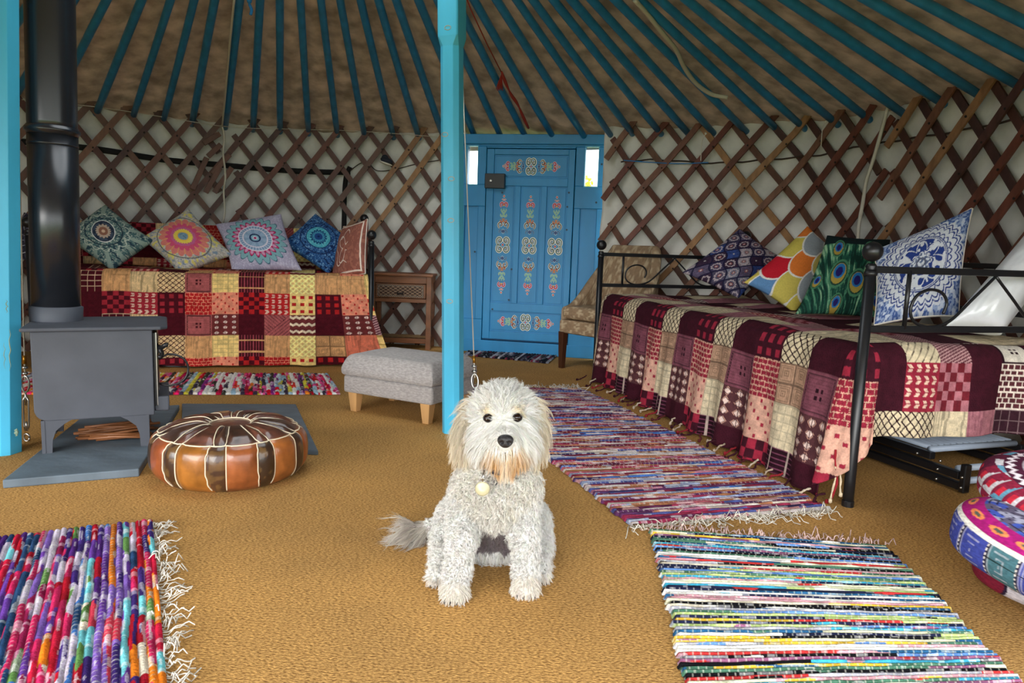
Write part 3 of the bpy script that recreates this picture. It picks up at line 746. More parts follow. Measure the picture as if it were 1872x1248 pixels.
# ---------------------------------------------------------------- daybeds
def daybed(name, A0, A1, n, w, label, zf=.90, zb=1.0):
    """A0, A1: front posts; n: unit vector to the back; w: width"""
    A0 = np.array([*A0, 0.]); A1 = np.array([*A1, 0.]); n = np.array([*n, 0.]); v = nrm(A1 - A0); L = np.linalg.norm(A1 - A0); up = np.array([0, 0, 1.])
    root = thing(name, (A0 + A1) / 2 + n * w / 2, label, 'daybed', 'black metal daybeds')
    for base, zt in ((A0, zf), (A1, zf), (A0 + n * w, zb), (A1 + n * w, zb)):
        g = G(); g.tube([base, base + up * .1, base + up * (zt - .06)], .019, 14)
        o = g.make('post', M['black'], root, smooth=True)
        g = G(); c = base + up * zt
        g.lathe([(.012, -.085), (.022, -.08), (.022, -.07), (.014, -.062), (.020, -.05), (.013, -.04)], c, 14); g.ball(c, .034, 16)
        g.make('finial', M['black'], root, smooth=True)
        g = G(); g.lathe([(.021, 0), (.021, .02), (.019, .022)], base, 12); g.make('foot', M['black'], root)
    for end, base in (('a', A0), ('b', A1)):
        def q(p, z): return base + n * w * p + up * z
        for z in (.84, .635):
            g = G(); g.box(q(.5, z), (w - .02, .012, .024), basis(n, v, up)); g.make('end_rail', M['black'], root, bevel=.003)
        for p in (.15, .85):
            g = G(); g.tube([q(p, .635), q(p, .84)], .008, 8); g.make('upright_bar', M['black'], root, smooth=True)
        g = G()
        for sgn in (1, -1):
            def qq(p, z): return q(p if sgn > 0 else 1 - p, z)
            t = np.linspace(0, 1, 34); cx, cz = .235, .725
            pts = []
            for tt in t:                       # spiral unrolling into an S-arch
                a = 1.9 * math.pi * (1 - tt) + math.pi; r_ = .032 + .045 * tt
                pts.append(qq(cx + (r_ * math.cos(a) * -1) / w, cz - r_ * math.sin(a) * -1))
            e = pts[-1]
            tail = bez([qq(.165, .715), qq(.20, .655), qq(.26, .645), qq(.34, .675), qq(.43, .765), qq(.5, .828)], 24)
            g.tube(bez([qq(.30, .69), qq(.31, .73), qq(.285, .765), qq(.235, .775), qq(.185, .75), qq(.168, .70), qq(.19, .66), qq(.25, .643), qq(.33, .665), qq(.42, .75), qq(.5, .828)], 60), .0055, 7)
        g.make('scrollwork', M['black'], root, smooth=True)
    # back rails with uprights
    for z in (.86, .66):
        g = G(); g.box((A0 + A1) / 2 + n * w + up * z, (L - .03, .012, .024), basis(v, n, up)); g.make('back_rail', M['black'], root, bevel=.003)
    for k in range(1, 6):
        g = G(); c = A0 + v * L * k / 6 + n * w; g.tube([c + up * .66, c + up * .86], .007, 8); g.make('upright_bar', M['black'], root, smooth=True)
    for off in (.02, w - .02):
        g = G(); g.box((A0 + A1) / 2 + n * off + up * .33, (L - .04, .025, .04), basis(v, n, up)); g.make('side_rail', M['black'], root, bevel=.003)
    g = G()
    for k in range(12): g.box(A0 + v * L * (k + .5) / 12 + n * w / 2 + up * .34, (.03, w - .05, .012), basis(v, n, up))
    g.make('slat_base', M['slatmetal'], root)
    return root, A0, A1, n, v, L, up

def mattress(A0, v, n, L, w, z0, z1, label):
    g = G(); g.box(A0 + v * L / 2 + n * w / 2 + np.array([0, 0, (z0 + z1) / 2]), (L - .10, w - .10, z1 - z0), basis(v, n, (0, 0, 1)))
    o = g.make('mattress', M['mattress'], None, bevel=.04, seg=4, origin=A0 + v * L / 2 + n * w / 2 + np.array([0, 0, z0])); return tag(o, label, 'mattress')

def drape_profile(T, w, zt, hem, rnd=.07, back=0.0, flare=.05):
    """cloth coordinate T (m): 0 at the front top edge, + down the front, - across the top then up the back. returns (dist from front line, z)"""
    D = np.zeros_like(T); Z = np.zeros_like(T)
    q = rnd * math.pi / 2
    # arc around the front edge spans T in [-q/2, q/2]
    top = T < -q / 2; arc = (T >= -q / 2) & (T <= q / 2); fr = T > q / 2
    th = (T + q / 2) / rnd
    D = np.where(arc, rnd - rnd * np.sin(th), D); Z = np.where(arc, zt - rnd + rnd * np.cos(th), Z)
    D = np.where(top, rnd + (-q / 2 - T), D); Z = np.where(top, zt, Z)
    D = np.where(fr, -flare * ((T - q / 2) / .5) ** 1.3 if False else 0, D); Z = np.where(fr, zt - rnd - (T - q / 2), Z)
    if back > 0:
        over = D > w
        Z = np.where(over, zt + (D - w), Z); D = np.where(over, w, D)
    return D, Z

def wrap_blanket(name, A0, v, n, L, w, zt, tcol, label, s_rng, t_rng, res, end=None, flare=.045, back=0, folds=(5.2, .016), top_amp=.016, seed=1, corner=None, spread=0):
    up = np.array([0, 0, 1.]); g = G()
    s = np.linspace(s_rng[0], s_rng[1], res[0]); t = np.linspace(t_rng[0], t_rng[1], res[1])
    SS, TT = np.meshgrid(s, t, indexing='ij')
    D, Z = drape_profile(TT, w - .03, zt, 0, back=back)
    fr = np.clip((TT) / .5, 0, 1.2)
    fold = folds[1] * fr * (np.sin(SS * folds[0] * 2 * math.pi + 2.3 * vnoise(SS, TT, seed + 3, 1.7)) + .6 * np.sin(SS * folds[0] * 4.7 + 1.0)) 
    fold += .012 * (vnoise(SS * 9, TT * 3, seed + 8) - .5) * (TT > 0)
    outd = flare * fr ** 1.2 + fold
    if corner is not None:                       # cloth gathered into a loose fold at one corner
        cs, ca, cw = corner; outd = outd + ca * np.exp(-((SS - cs) / cw) ** 2) * np.clip(TT / .3, 0, 1)
    topm = np.clip(-TT / .08, 0, 1) * (D < w - .04)
    Zn = Z + topm * top_amp * 2 * (vnoise(SS * 3, TT * 4, seed) - .55) + topm * .012 * (vnoise(SS * 9, TT * 9, seed + 1) - .5)
    edge = .012 * (vnoise(SS * 6, SS * 0, seed + 5) - .5) * (TT > .02)
    Zn = np.maximum(Zn + edge, .012 + .006 * vnoise(SS * 20, TT * 20, 3))
    SP_ = SS + spread * np.clip(TT / .6, 0, 1) ** 1.4 * np.clip((SS - (s_rng[1] - .45)) / .45, 0, 1) ** 2
    P = A0 + v * SP_[..., None] + n * (D - outd)[..., None] + up * Zn[..., None]
    col = lin(fabric_mul(tcol(SS, TT, D, 0), SS * 60, TT * 60, 3, .1))
    g.sheet(P, col, flip=True)
    if end is not None:                          # second leaf hanging over the end at s = s_rng[0] (dir = -v) or s_rng[1] (dir = +v)
        side, hemlen, dr, r2, fl2 = end
        e = np.linspace(-.0, hemlen, r2[0]); tt = np.linspace(dr[0], dr[1], r2[1])
        E, Q = np.meshgrid(e, tt, indexing='ij')   # Q = distance back from the front line
        q = .07; th = np.clip(E / q, 0, math.pi / 2); ex = q * np.sin(th); ez = -q * (1 - np.cos(th)) - np.clip(E - q * math.pi / 2, 0, None)
        h = np.clip(-ez / .35, 0, 1.2)
        ofs = ex + h * (fl2 + .014 * np.sin(Q * 26 + 1.5 * vnoise(Q, E, 9, 3)) + .012 * (vnoise(Q * 8, E * 4, 21) - .5))
        hemj = .03 * (vnoise(Q * 3, Q * 0, 31) - .5) * np.clip(E / hemlen, 0, 1)
        s0 = s_rng[0] if side < 0 else s_rng[1]
        Dq = Q; rr = 0 * Q; drop = .07 - np.sqrt(np.clip(.0049 - rr ** 2, 0, None))
        Z0 = zt - drop * 1.0 + top_amp * 2 * (vnoise(np.full_like(Q, s0) * 3, -Q * 4, seed) - .55) * np.clip((Q - .07) / .08, 0, 1)
        P = A0 + v * (s0 + side * ofs)[..., None] + n * Dq[..., None] + up * np.maximum(Z0 + ez + hemj, .015)[..., None]
        col = lin(fabric_mul(tcol(E, -Q, Q, 1), Q * 60, E * 60, 3, .1))
        g.sheet(P, col, flip=(side > 0))
        # cloth gathered round the corner between the two leaves
        ph, zz = np.meshgrid(np.linspace(-.05, math.pi / 2 + .05, 60), np.linspace(0, 1, 130), indexing='ij'); len_ = .50 - .16 * (ph / (math.pi / 2))
        TQ = -.055 + zz * (len_ + .055); Dq_, Zq_ = drape_profile(TQ, 9, zt, 0); frq = np.clip(TQ / .5, 0, 1.2)
        cs = np.clip(np.cos(ph), 0, 1) ** 2
        rad = (.07 - Dq_) * 1.06 + frq ** 1.1 * (.008 + .075 * cs) + .010 * np.sin(ph * 10 + zz * 2) * frq
        cpt = A0 + v * .07 + n * .07
        P = cpt - n * (np.cos(ph) * rad)[..., None] - v * (np.sin(ph) * rad)[..., None] + up * Zq_[..., None]
        col = lin(fabric_mul(tcol(.07 - ph * .09, TQ, ph * 0, 0), ph * 9, zz * 30, 3, .1)); g.sheet(P, col)
    o = g.make(name, M['cloth'], smooth=True, origin=A0 + v * L / 2 + up * zt)
    m = o.modifiers.new('thickness', 'SOLIDIFY'); m.thickness = .004; m.offset = 0
    tag(o, label, 'blanket'); o['_o'] = [float(x) for x in (A0 + v * L / 2 + up * zt)]
    return o

def tassels(parent, pts, dirs, cols, ln=.09, seed=0):
    r = np.random.default_rng(seed)
    g = G()
    for i, (p, d) in enumerate(zip(pts, dirs)):
        L_ = ln * r.uniform(.7, 1.25); P = [np.array(p)]
        for k in range(6):
            st = np.array([r.normal() * .006, r.normal() * .006, 0]) + np.array(d) * L_ / 6
            q = P[-1] + st; q[2] = max(q[2], .006); P.append(q)
        P = bez(P, 14); g.tube(P, .0042 + .0012 * np.sin(np.arange(len(P)) * 2.4), 5, lin(cols[i % len(cols)]))
        g.ball(P[-1], .008, 6, lin(cols[i % len(cols)]), sc=(1, 1, 1.3))
    o = g.make('tassel_fringe', M['cloth'], parent, smooth=True); return tag(o, kind='stuff')

# --- right bed
RN, RF = np.array([1.216, 2.50]), np.array([.572, 4.875])
rn = nrm([RF[1] - RN[1], -(RF[0] - RN[0])])
rbed, A0, A1, n3, v3, L3_, up = daybed('daybed', RN, RF, rn, 1.08, 'black metal daybed on the right under the maroon patchwork blanket')
mattress(A0, v3, n3, L3_, 1.08, .355, .54, 'pale mattress under the maroon patchwork blanket on the right daybed')
def right_col(Sx, T, D, part):
    out = np.zeros(Sx.shape + (3,))
    if part == 0:
        cell = .177; q = (1.32 - Sx) / cell; ci = np.floor(q); cx = q - ci; c3 = (ci.astype(int)) % 3
        bnd = [-9, -.56, -.40, -.24, -.065, .11, .275, .45, .66, 9]
        tab = {8: ('plain', 'plain', 'plain'), 7: ('plain', 'check', 'combv'), 6: ('diamonds', 'dots', 'grid'), 5: ('mauvebox', 'brick', 'maze'), 4: ('plain', 'rects', 'cross'),
               3: ('combc', 'mauve', 'streak'), 2: ('stripes', 'arrows', 'checkmv'), 1: ('plain', 'wbrick', 'plain'), 0: ('streak', 'mauve', 'plain')}
        for r_ in range(9):
            m = (T >= bnd[r_]) & (T < bnd[r_ + 1]); h = .165; ty = np.clip((T - bnd[r_]) / (bnd[r_ + 1] - bnd[r_] if 0 < r_ < 8 else h), 0, 50) % 1
            for k in range(3):
                mm = m & (c3 == k)
                if mm.any(): out[mm] = motif(tab[r_][k], cx[mm][None], ty[mm][None])[0]
    else:
        E, Q = Sx, D; cell = .142
        q = (Q - .05) / cell; ci = np.floor(q).astype(int); cx = q - ci
        rows = [-1, .10, .275, 9]; tab = {0: ('plain', 'combc', 'stripes', 'plain', 'whitebox', 'plain', 'streak', 'mauve'), 1: ('plain', 'arrows', 'checkmv', 'plain', 'wbrick', 'arrows', 'plain', 'brick'),
                                         2: ('cross', 'cross', 'streak', 'mauve', 'dgrid', 'maze', 'grid', 'streak')}
        for r_ in range(3):
            m = (E >= rows[r_]) & (E < rows[r_ + 1]); ty = ((E - max(rows[r_], 0)) / (.17 if r_ else .1)) % 1
            for k in range(-1, 9):
                mm = m & (ci == k)
                if mm.any(): out[mm] = motif(tab[r_][max(0, min(k, 7))], cx[mm][None], ty[mm][None])[0]
    return out
rb = wrap_blanket('patchwork_blanket', A0, v3, n3, L3_, 1.08, .575, right_col, 'maroon and cream patchwork blanket draped over the right daybed to the floor',
                  (.07, 2.42), (-.98, .585), (640, 400), end=(-1, .37, (0.07, 1.03), (110, 300), .0), flare=.05, corner=(.10, .035, .10), seed=5)
hp, hd, hc = [], [], []
for k in range(40):
    s_ = .04 + 2.36 * k / 39; hp.append(A0 + v3 * s_ - n3 * (.065 + .02 * math.sin(k * 2.3)) + up * .035); hd.append(-n3 * .75 + v3 * .35 * math.sin(k * 1.7) - up * .4)
    hc.append([(60, 26, 36), (196, 180, 160), (90, 40, 44), (60, 26, 36), (140, 40, 48), (180, 160, 140)][k % 6])
tassels(rb, hp, hd, hc, .085, 3)
for (px, py, c) in ((1530, 860, (150, 40, 48)), (1545, 862, (214, 196, 166)), (1536, 866, (214, 196, 166))):
    b_ = A0 - n3 * (.03 + .0012 * (1545 - px)) - v3 * (.0) + up * .20
    tassels(rb, [b_ + v3 * .03], [-up + -n3 * .1], [c], .19, px)

# --- left bed
la = math.radians(15); lu_ = np.array([-math.cos(la), -math.sin(la)]); ln_ = np.array([-math.sin(la), math.cos(la)])
LP = np.array([-1.0, 5.1]); LQ = LP + lu_ * 2.1
lbed, B0, B1, m3, w3, LL, up = daybed('daybed', LQ, LP, ln_, .86, 'black metal daybed at the back left behind the stove', .915, 1.05)
mattress(B0, w3, m3, LL, .86, .355, .60, 'pale mattress under the red and yellow patchwork blanket at the back left')
WARM = dict(mr=(78, 20, 30), mv=(172, 92, 92), rd=(186, 38, 40), tn=(218, 164, 112), cm=(245, 212, 136), pk=(234, 146, 118), br=(110, 48, 48), dk=(72, 26, 32))
LT = {0: ('mauvebox', 'wgrid', 'streakt', 'streak', 'cross', 'mauvebox', 'grid', 'comb', 'streakt', 'lattice2', 'streakt', 'streakt', 'streak', 'plain'),
      1: ('check', 'plain', 'check', 'arrows', 'rects', 'brick', 'dots', 'check', 'arrows', 'yrects', 'rects', 'dots', 'checkw', 'plain'),
      2: ('plain', 'plain', 'wgrid', 'streak', 'plain', 'mauvebox', 'diamonds', 'plain', 'pinkdiag', 'zigzag', 'plain', 'diamonds', 'stripes', 'plain'),
      3: ('streak', 'comb', 'plain', 'streakt', 'cross', 'streakt', 'grid', 'comb', 'streakt', 'lattice2', 'maze', 'mauve2', 'bands', 'plain'),
      4: ('plain', 'check', 'dots', 'plain', 'rects', 'brick', 'dots', 'check', 'brick', 'yrects', 'rects', 'dots', 'checkw', 'plain')}
def left_col(Sx, T, D, part):
    out = np.zeros(Sx.shape + (3,))
    Sx2, T2 = (Sx, T) if part == 0 else (2.06 + 0 * Sx + .001, Sx)
    if part == 1: Sx2 = 2.07 + (D * 0)
    cs, ct = .165, .142
    q = (Sx2 - (2.05 - 12 * cs)) / cs if part == 0 else 12 + D / cs
    ci = np.floor(q).astype(int); cx = q - ci; r = T2 / ct + .12; ri = np.floor(r).astype(int); ry = r - ri
    ri2 = np.where(ri < 0, (-ri * 3 + ci) % 5, np.clip(ri, 0, 4)); ci2 = np.clip(ci, 0, 13)
    for i in range(5):
        for j in range(14):
            mm = (ri2 == i) & (ci2 == j)
            if mm.any():
                k = LT[i][j]; P_ = dict(WARM)
                if k == 'mauve2': k = 'streakt'; P_['tn'] = (226, 124, 96)
                if i == 1 and j == 12: P_['rd'] = (196, 60, 44)
                if k in ('diamonds',): P_['pk'] = (120, 50, 56)
                if j < 5: P_['cm'] = (228, 196, 146); P_['rd'] = (164, 44, 56); P_['pk'] = (214, 142, 128)
                out[mm] = motif(k, cx[mm][None], ry[mm][None], P_)[0]
    return out
lb = wrap_blanket('patchwork_blanket', B0, w3, m3, LL, .86, .635, left_col, 'red, yellow and maroon patchwork blanket draped over the left daybed',
                  (.03, LL - .02), (-1.13, .61), (600, 400), flare=.05, back=1, folds=(4.2, .010), seed=11, spread=.17)

# ---------------------------------------------------------------- cushions
def ringpat(r, th, n, r0, amp): return r0 + amp * np.abs(np.cos(n * th / 2))
def mand(x, y, kind):
    r = np.hypot(x, y); th = np.arctan2(y, x); sh = x.shape; nz = vnoise(x, y, 5, 14); nf = vnoise(x, y, 9, 34)
    if kind == 'teal':
        p = Pt(sh, (74, 108, 112)).put(nf > .52, (128, 150, 144)).put(nf > .74, (190, 198, 184)).put((nz < .25), (44, 70, 84))
        rp = ringpat(r, th, 14, .70, .12); p.put((np.abs(r - rp) < .02), (196, 208, 196)).put(np.abs(r - .60) < .02, (40, 62, 76)).put((r > rp) & (np.abs(np.cos(th * 7)) > .86), (150, 170, 160))
        x2, y2 = x / .46, y / .36; rr = np.hypot(x2, y2); p.put(rr < 1.08, (226, 232, 228)).put(rr < 1.0, (38, 48, 70)).put((rr < .92) & (vnoise(th * 4, rr * 5, 3) > .55), (70, 84, 104))
        return p.put(rr < .55 + .16 * np.abs(np.cos(th * 8)), (196, 176, 158)).put(rr < .42, (150, 104, 86)).put(rr < .16, (220, 190, 160)).c
    if kind == 'sunset':
        p = Pt(sh, (176, 172, 164)).put(nf > .5, (204, 200, 190)).put((nz > .72), (226, 214, 120)).put(nz < .18, (130, 150, 170)).put((x + y > 1.45) & (nf > .3), (226, 220, 100)).put((x - y > 1.4), (150, 176, 200))
        p.put(np.abs(r - .86) < .018, (110, 110, 110)).put(r < ringpat(r, th, 18, .70, .12), (222, 130, 120)).put((r < .74) & (np.abs(np.cos(th * 9)) < .12), (236, 190, 100)).put(r < ringpat(r, th, 18, .50, .10), (214, 84, 122))
        return p.put(r < ringpat(r, th, 12, .40, .03), (200, 100, 146)).put(r < ringpat(r, th, 24, .29, .04), (240, 214, 90)).put(r < .2, (240, 190, 80)).put(r < .17, (130, 160, 178)).put((r < .12) & (nf > .5), (96, 130, 156)).c
    if kind == 'lilac':
        p = Pt(sh, (176, 170, 196)).put(nf > .6, (196, 192, 212))
        rp = ringpat(r, th, 22, .78, .16); p.put(r < rp, (60, 100, 122)).put(r < rp - .03, (134, 180, 190))
        rp = ringpat(r, th, 22, .56, .17); p.put(r < rp, (96, 30, 66)).put(r < rp - .02, (206, 48, 112)).put((r < rp - .07) & (np.abs(np.cos(th * 11)) > .7), (216, 160, 196))
        p.put(r < .52, (238, 232, 240)).put(r < .49, (120, 150, 190)).put((r < .49) & (np.abs(np.cos(th * 16)) > .6), (176, 196, 222)).put(np.abs(r - .37) < .02, (230, 224, 238)).put((r < .35) & (np.abs(np.cos(th * 20)) > .5), (150, 180, 210))
        return p.put(np.abs(r - .15) < .025, (30, 50, 96)).put(r < .125, (140, 190, 210)).put(r < .075, (224, 220, 236)).put(r < .045, (184, 40, 100)).c
    if kind == 'blue':
        p = Pt(sh, (34, 74, 128)).put(nf > .55, (60, 112, 164)).put(nf > .78, (120, 160, 196)).put(nz < .22, (18, 40, 84))
        p.put(np.abs(r - .74) < .025, (24, 46, 90)).put(r < .52, (20, 44, 88)).put(r < .49, (70, 160, 182)).put((r < .47) & (nf > .6), (110, 190, 200))
        return p.put(r < ringpat(r, th, 16, .27, .09), (22, 66, 112)).put(r < ringpat(r, th, 16, .22, .06), (66, 140, 176)).put(r < .17, (30, 70, 130)).put(r < .05, (16, 40, 90)).c
    if kind == 'bluewhite':
        p = Pt(sh, (70, 96, 156)).put(nf > .5, (150, 168, 204)).put(nz > .7, (200, 210, 228))
        b1, w1 = (40, 62, 132), (214, 218, 226)
        p.put(r < ringpat(r, th, 30, .92, .10), w1); 
        for (ro, am, nn) in ((.88, .08, 30), (.80, .08, 30), (.66, .07, 30)): p.put(r < ringpat(r, th, nn, ro, am), b1).put(r < ringpat(r, th, nn, ro - .035, am), w1)
        p.put(np.abs(r - .62) < .012, b1).put(np.abs(r - .585) < .008, b1)
        k = np.abs(np.cos(th * 4)); p.put((r < .56) & (vnoise(th * 5.1, r * 9, 41) > .5), b1)
        p.put((r < .54) & (np.abs(r - (.30 + .22 * k)) < .02), w1).put(r < .20 + .1 * k, b1).put(r < .17 + .09 * k, w1).put((r < .16 + .08 * k) & (nf > .5), (90, 104, 140))
        return p.put(np.abs(r - .10) < .02, (90, 96, 120)).c
    if kind == 'patch':
        p = Pt(sh, (40, 34, 60)); u = x * 2.6 + 40; w = y * 2.6 + 40 + .12 * np.sin(x * 9); i, j = np.floor(u), np.floor(w); fx, fy = u - i - .5, w - j - .5
        pal = np.array([(70, 62, 92), (120, 122, 140), (52, 72, 130), (108, 66, 74), (84, 78, 100), (58, 40, 64), (150, 140, 150), (94, 84, 110)], float); h = hash1(i * 57 + j * 131, 3); c = pal[(h * 7.99).astype(int)]
        c = c * (.8 + .4 * nf[..., None]); q = np.hypot(fx, fy); t2 = np.arctan2(fy, fx); h2 = hash1(i * 91 + j * 17, 8)
        ro = np.abs(q - (.27 + .08 * np.abs(np.cos(t2 * 5)))) < .05
        c = np.where((ro & (h2 > .45))[..., None], np.array([190, 176, 180.]), c); c = np.where(((q < .14) & (h2 > .3))[..., None], np.array([150, 84, 80.]), c); c = np.where((q < .07)[..., None], np.array([200, 190, 190.]), c)
        return np.where((np.maximum(np.abs(fx), np.abs(fy)) > .45)[..., None], np.array([26, 24, 58.]), c)
    if kind == 'scales':
        a = .35; X = x * math.cos(a) - y * math.sin(a); Y_ = x * math.sin(a) + y * math.cos(a)
        s = 1.12; best = np.full(sh, -1e9); out = np.zeros(sh + (3,)); 
        pal = [(206, 188, 92), (58, 84, 116), (150, 158, 164), (96, 140, 188), (34, 30, 34), (210, 192, 90), (226, 124, 52), (200, 184, 100), (196, 30, 48), (54, 110, 98), (226, 124, 52), (206, 188, 92), (58, 84, 116)]
        out[:] = (54, 110, 98)
        # overlapping scallops, rows from the top down; each lower edge is an arc
        for rr in range(-4, 5):
            for cc in range(-4, 5):
                cx = (cc + .5 * (rr % 2)) / s * 1.0; cy = -rr / s * .62
                d = np.hypot((X - cx) * 1.0, (Y_ - cy)); R_ = .56 / s * 1.02; m = (d < R_ + .05) & (Y_ < cy + .10); e = m & (d > R_ - .012)
        lab = np.full(sh, -1); edge = np.zeros(sh, bool)
        for rr in range(4, -5, -1):
            for cc in range(-4, 5):
                cx = (cc + .5 * (rr % 2)) / s; cy = -rr / s * .62 + .1; R_ = .56 / s
                d = np.hypot(X - cx, Y_ - cy); m = (d < R_ + .035) & (Y_ < cy + .02) | ((np.abs(X - cx) < R_ + .0) & (Y_ >= cy) & (Y_ < cy + .36))
                m = (d < R_ + .035) | ((np.abs(X - cx) < R_ + .035) & (Y_ >= cy) & (Y_ < cy + .3)); ins = (d < R_ - .012) | ((np.abs(X - cx) < R_ - .012) & (Y_ >= cy) & (Y_ < cy + .3))
                lab = np.where(m, (rr * 3 + cc * 5 + 62) % len(pal), lab); edge = np.where(m, ~ins, edge)
        P_ = np.array(pal, float); out = P_[np.clip(lab, 0, len(pal) - 1)]; return np.where(edge[..., None], np.array([232, 228, 222.]), out)
    if kind == 'peacock':
        ang = np.arctan2(y + 2.2, x - .2); st = .6 * vnoise(ang * 64 + 3 * vnoise(x, y, 2, 3), r * 2.2 + y * 1.2, 7) + .4 * vnoise(ang * 120, r * 5, 17); p = Pt(sh, (14, 48, 40)).put(st > .42, (28, 80, 64)).put(st > .58, (84, 140, 108)).put((st > .72), (150, 190, 150)).put((y > .7), (16, 32, 34))
        for (cx, cy, s) in ((-.35, -.15, 1), (.18, -.35, .95), (-.55, .55, .7), (.35, .62, .6), (-.2, -.86, .6), (.7, .0, .8), (.75, -.75, .6), (-.85, -.3, .5)):
            ex, ey = (x - cx) / (.20 * s), (y - cy) / (.30 * s); q = np.hypot(ex, ey)
            p.put(q < 1.25, (70, 124, 92)).put(q < 1.05, (24, 60, 50)).put(q < .92, (164, 142, 62)).put((np.hypot((x - cx) / (.15 * s), (y - cy - .06 * s) / (.20 * s)) < 1), (36, 110, 170)).put(np.hypot((x - cx) / (.09 * s), (y - cy - .04 * s) / (.13 * s)) < 1, (34, 26, 96))
        return p.c
    if kind == 'rust':
        p = Pt(sh, (148, 92, 80)).put(nz > .6, (168, 108, 92)); p.put(np.abs(np.maximum(np.abs(x), np.abs(y)) - .90) < .025, (236, 224, 210))
        a = np.abs(r - .35 - .22 * np.sin(3 * th + 1)) < .022; b = np.abs(r - .6 - .12 * np.sin(5 * th)) < .018
        return p.put((a | b) & (x < .2), (240, 226, 214)).c
    if kind == 'dark':
        return Pt(sh, (44, 42, 58)).put(np.abs(np.sin(th * 6 + r * 9)) < .18, (180, 180, 190)).put(nz > .75, (96, 90, 110)).put(r < .15, (90, 50, 60)).c
    return Pt(sh, (226, 228, 232)).c

def cushion(name, corners, Ys, thick, kind, label, group, material=None, res=150, puff=1.0, pinch=.07, rot=0, seed=0, piping=None):
    """corners: four photograph pixels TL, TR, BR, BL; Ys: their depth"""
    Cn = [at(x, y, Y) for (x, y), Y in zip(corners, Ys)]
    TLc, TRc, BRc, BLc = Cn; mid = sum(Cn) / 4
    nn = nrm(np.cross(TRc - BLc, TLc - BRc)); 
    if nn @ (cO - mid) < 0: nn = -nn
    t = np.linspace(-1, 1, res); t = np.sign(t) * np.abs(t) ** .8 if False else t
    X, Y_ = np.meshgrid(t, t, indexing='ij')
    # edges bow inwards between the corners
    bx = X * (1 - pinch * (1 - Y_ ** 2)); by = Y_ * (1 - pinch * (1 - X ** 2))
    a, b = (bx + 1) / 2, (by + 1) / 2
    base = (BLc * (1 - a)[..., None] + BRc * a[..., None]) * (1 - b)[..., None] + (TLc * (1 - a)[..., None] + TRc * a[..., None]) * b[..., None]
    prof = (np.clip(1 - X ** 2, 0, 1) * np.clip(1 - Y_ ** 2, 0, 1)) ** .42
    wr_ = .010 * (vnoise(X, Y_, seed + 2, 2.2) - .5) * prof + .006 * (vnoise(X + Y_, X - Y_, seed + 4, 4.0) - .5) * prof ** .5
    h = thick / 2 * prof * puff
    ca, sa = math.cos(rot), math.sin(rot)
    col = lin(mand(X * ca - Y_ * sa, X * sa + Y_ * ca, kind))
    root_o = mid
    g = G(); g.sheet(base + nn * (h + wr_)[..., None], col); g.sheet(base - nn * (h)[..., None], col if kind != 'bluewhite' else np.tile(lin((226, 228, 232)), (res, res, 1)), flip=True)
    if piping is None:
        o = g.make(name, material or M['cush'], smooth=True, origin=mid)
    else:
        o = g.make(name, material or M['cush'], smooth=True, origin=mid); o['_o'] = [float(q) for q in mid]
        e = np.concatenate([base[:, 0], base[-1, :], base[::-1, -1], base[::-1, 0][::-1][::-1]]) if False else np.concatenate([base[:, 0], base[-1, 1:], base[-2::-1, -1], base[0, -2::-1]])
        g2 = G(); g2.tube(e[::3], .004, 6); g2.make('piping', piping, o, smooth=True)
    tag(o, label, 'cushion', group); return o
RG, LG = 'scatter cushions on the right daybed', 'scatter cushions on the left daybed'
cushion('cushion', [(1352, 418), (1432, 474), (1350, 545), (1247, 498)], [4.95, 4.85, 4.62, 4.80], .15, 'patch', 'dark blue and plum tile-patterned cushion at the far end of the right daybed', RG, seed=1, rot=math.radians(45))
cushion('cushion', [(1476, 413), (1548, 476), (1452, 572), (1360, 516)], [4.32, 4.24, 4.02, 4.12], .15, 'scales', 'cushion with orange, red, yellow and grey fish-scale shapes outlined in white', RG, seed=2)
cushion('cushion', [(1512, 430), (1628, 438), (1618, 582), (1454, 574)], [3.95, 3.88, 3.62, 3.70], .15, 'peacock', 'dark green peacock-feather cushion behind the near bed post', RG, seed=3)
cushion('cushion', [(1598, 458), (1778, 380), (1752, 578), (1598, 594)], [3.42, 3.34, 3.08, 3.14], .16, 'bluewhite', 'blue and white mandala cushion standing on the right daybed', RG, seed=4, piping=M['fringe'])
cushion('cushion', [(1878, 424), (1962, 448), (1830, 612), (1726, 600)], [3.10, 3.0, 2.80, 2.86], .24, 'white', 'glossy white satin cushion at the right edge of the daybed', RG, material=M['satin'], seed=5, puff=1.1)
cushion('cushion', [(193, 374), (282, 440), (205, 496), (112, 432)], [5.22, 5.12, 4.98, 5.04], .20, 'teal', 'grey-teal mandala cushion just right of the stovepipe', LG, seed=6, rot=math.radians(45))
cushion('cushion', [(345, 382), (426, 466), (330, 502), (258, 436)], [5.34, 5.22, 5.04, 5.16], .20, 'sunset', 'pink, orange and yellow mandala cushion on the left daybed', LG, seed=7, rot=math.radians(45))
cushion('cushion', [(394, 410), (514, 391), (552, 494), (424, 496)], [5.42, 5.50, 5.22, 5.16], .16, 'lilac', 'lilac cushion with a magenta-petalled mandala on the left daybed', LG, seed=8)
cushion('cushion', [(577, 390), (644, 440), (602, 502), (514, 446)], [5.66, 5.56, 5.32, 5.46], .15, 'blue', 'deep blue mandala cushion near the right end of the left daybed', LG, seed=9, rot=math.radians(45))
cushion('cushion', [(628, 414), (672, 400), (668, 500), (606, 518)], [5.56, 5.28, 5.12, 5.36], .13, 'rust', 'dusty rust cushion with white line drawing propped against the left bed post', LG, seed=10, piping=M['fringe'])
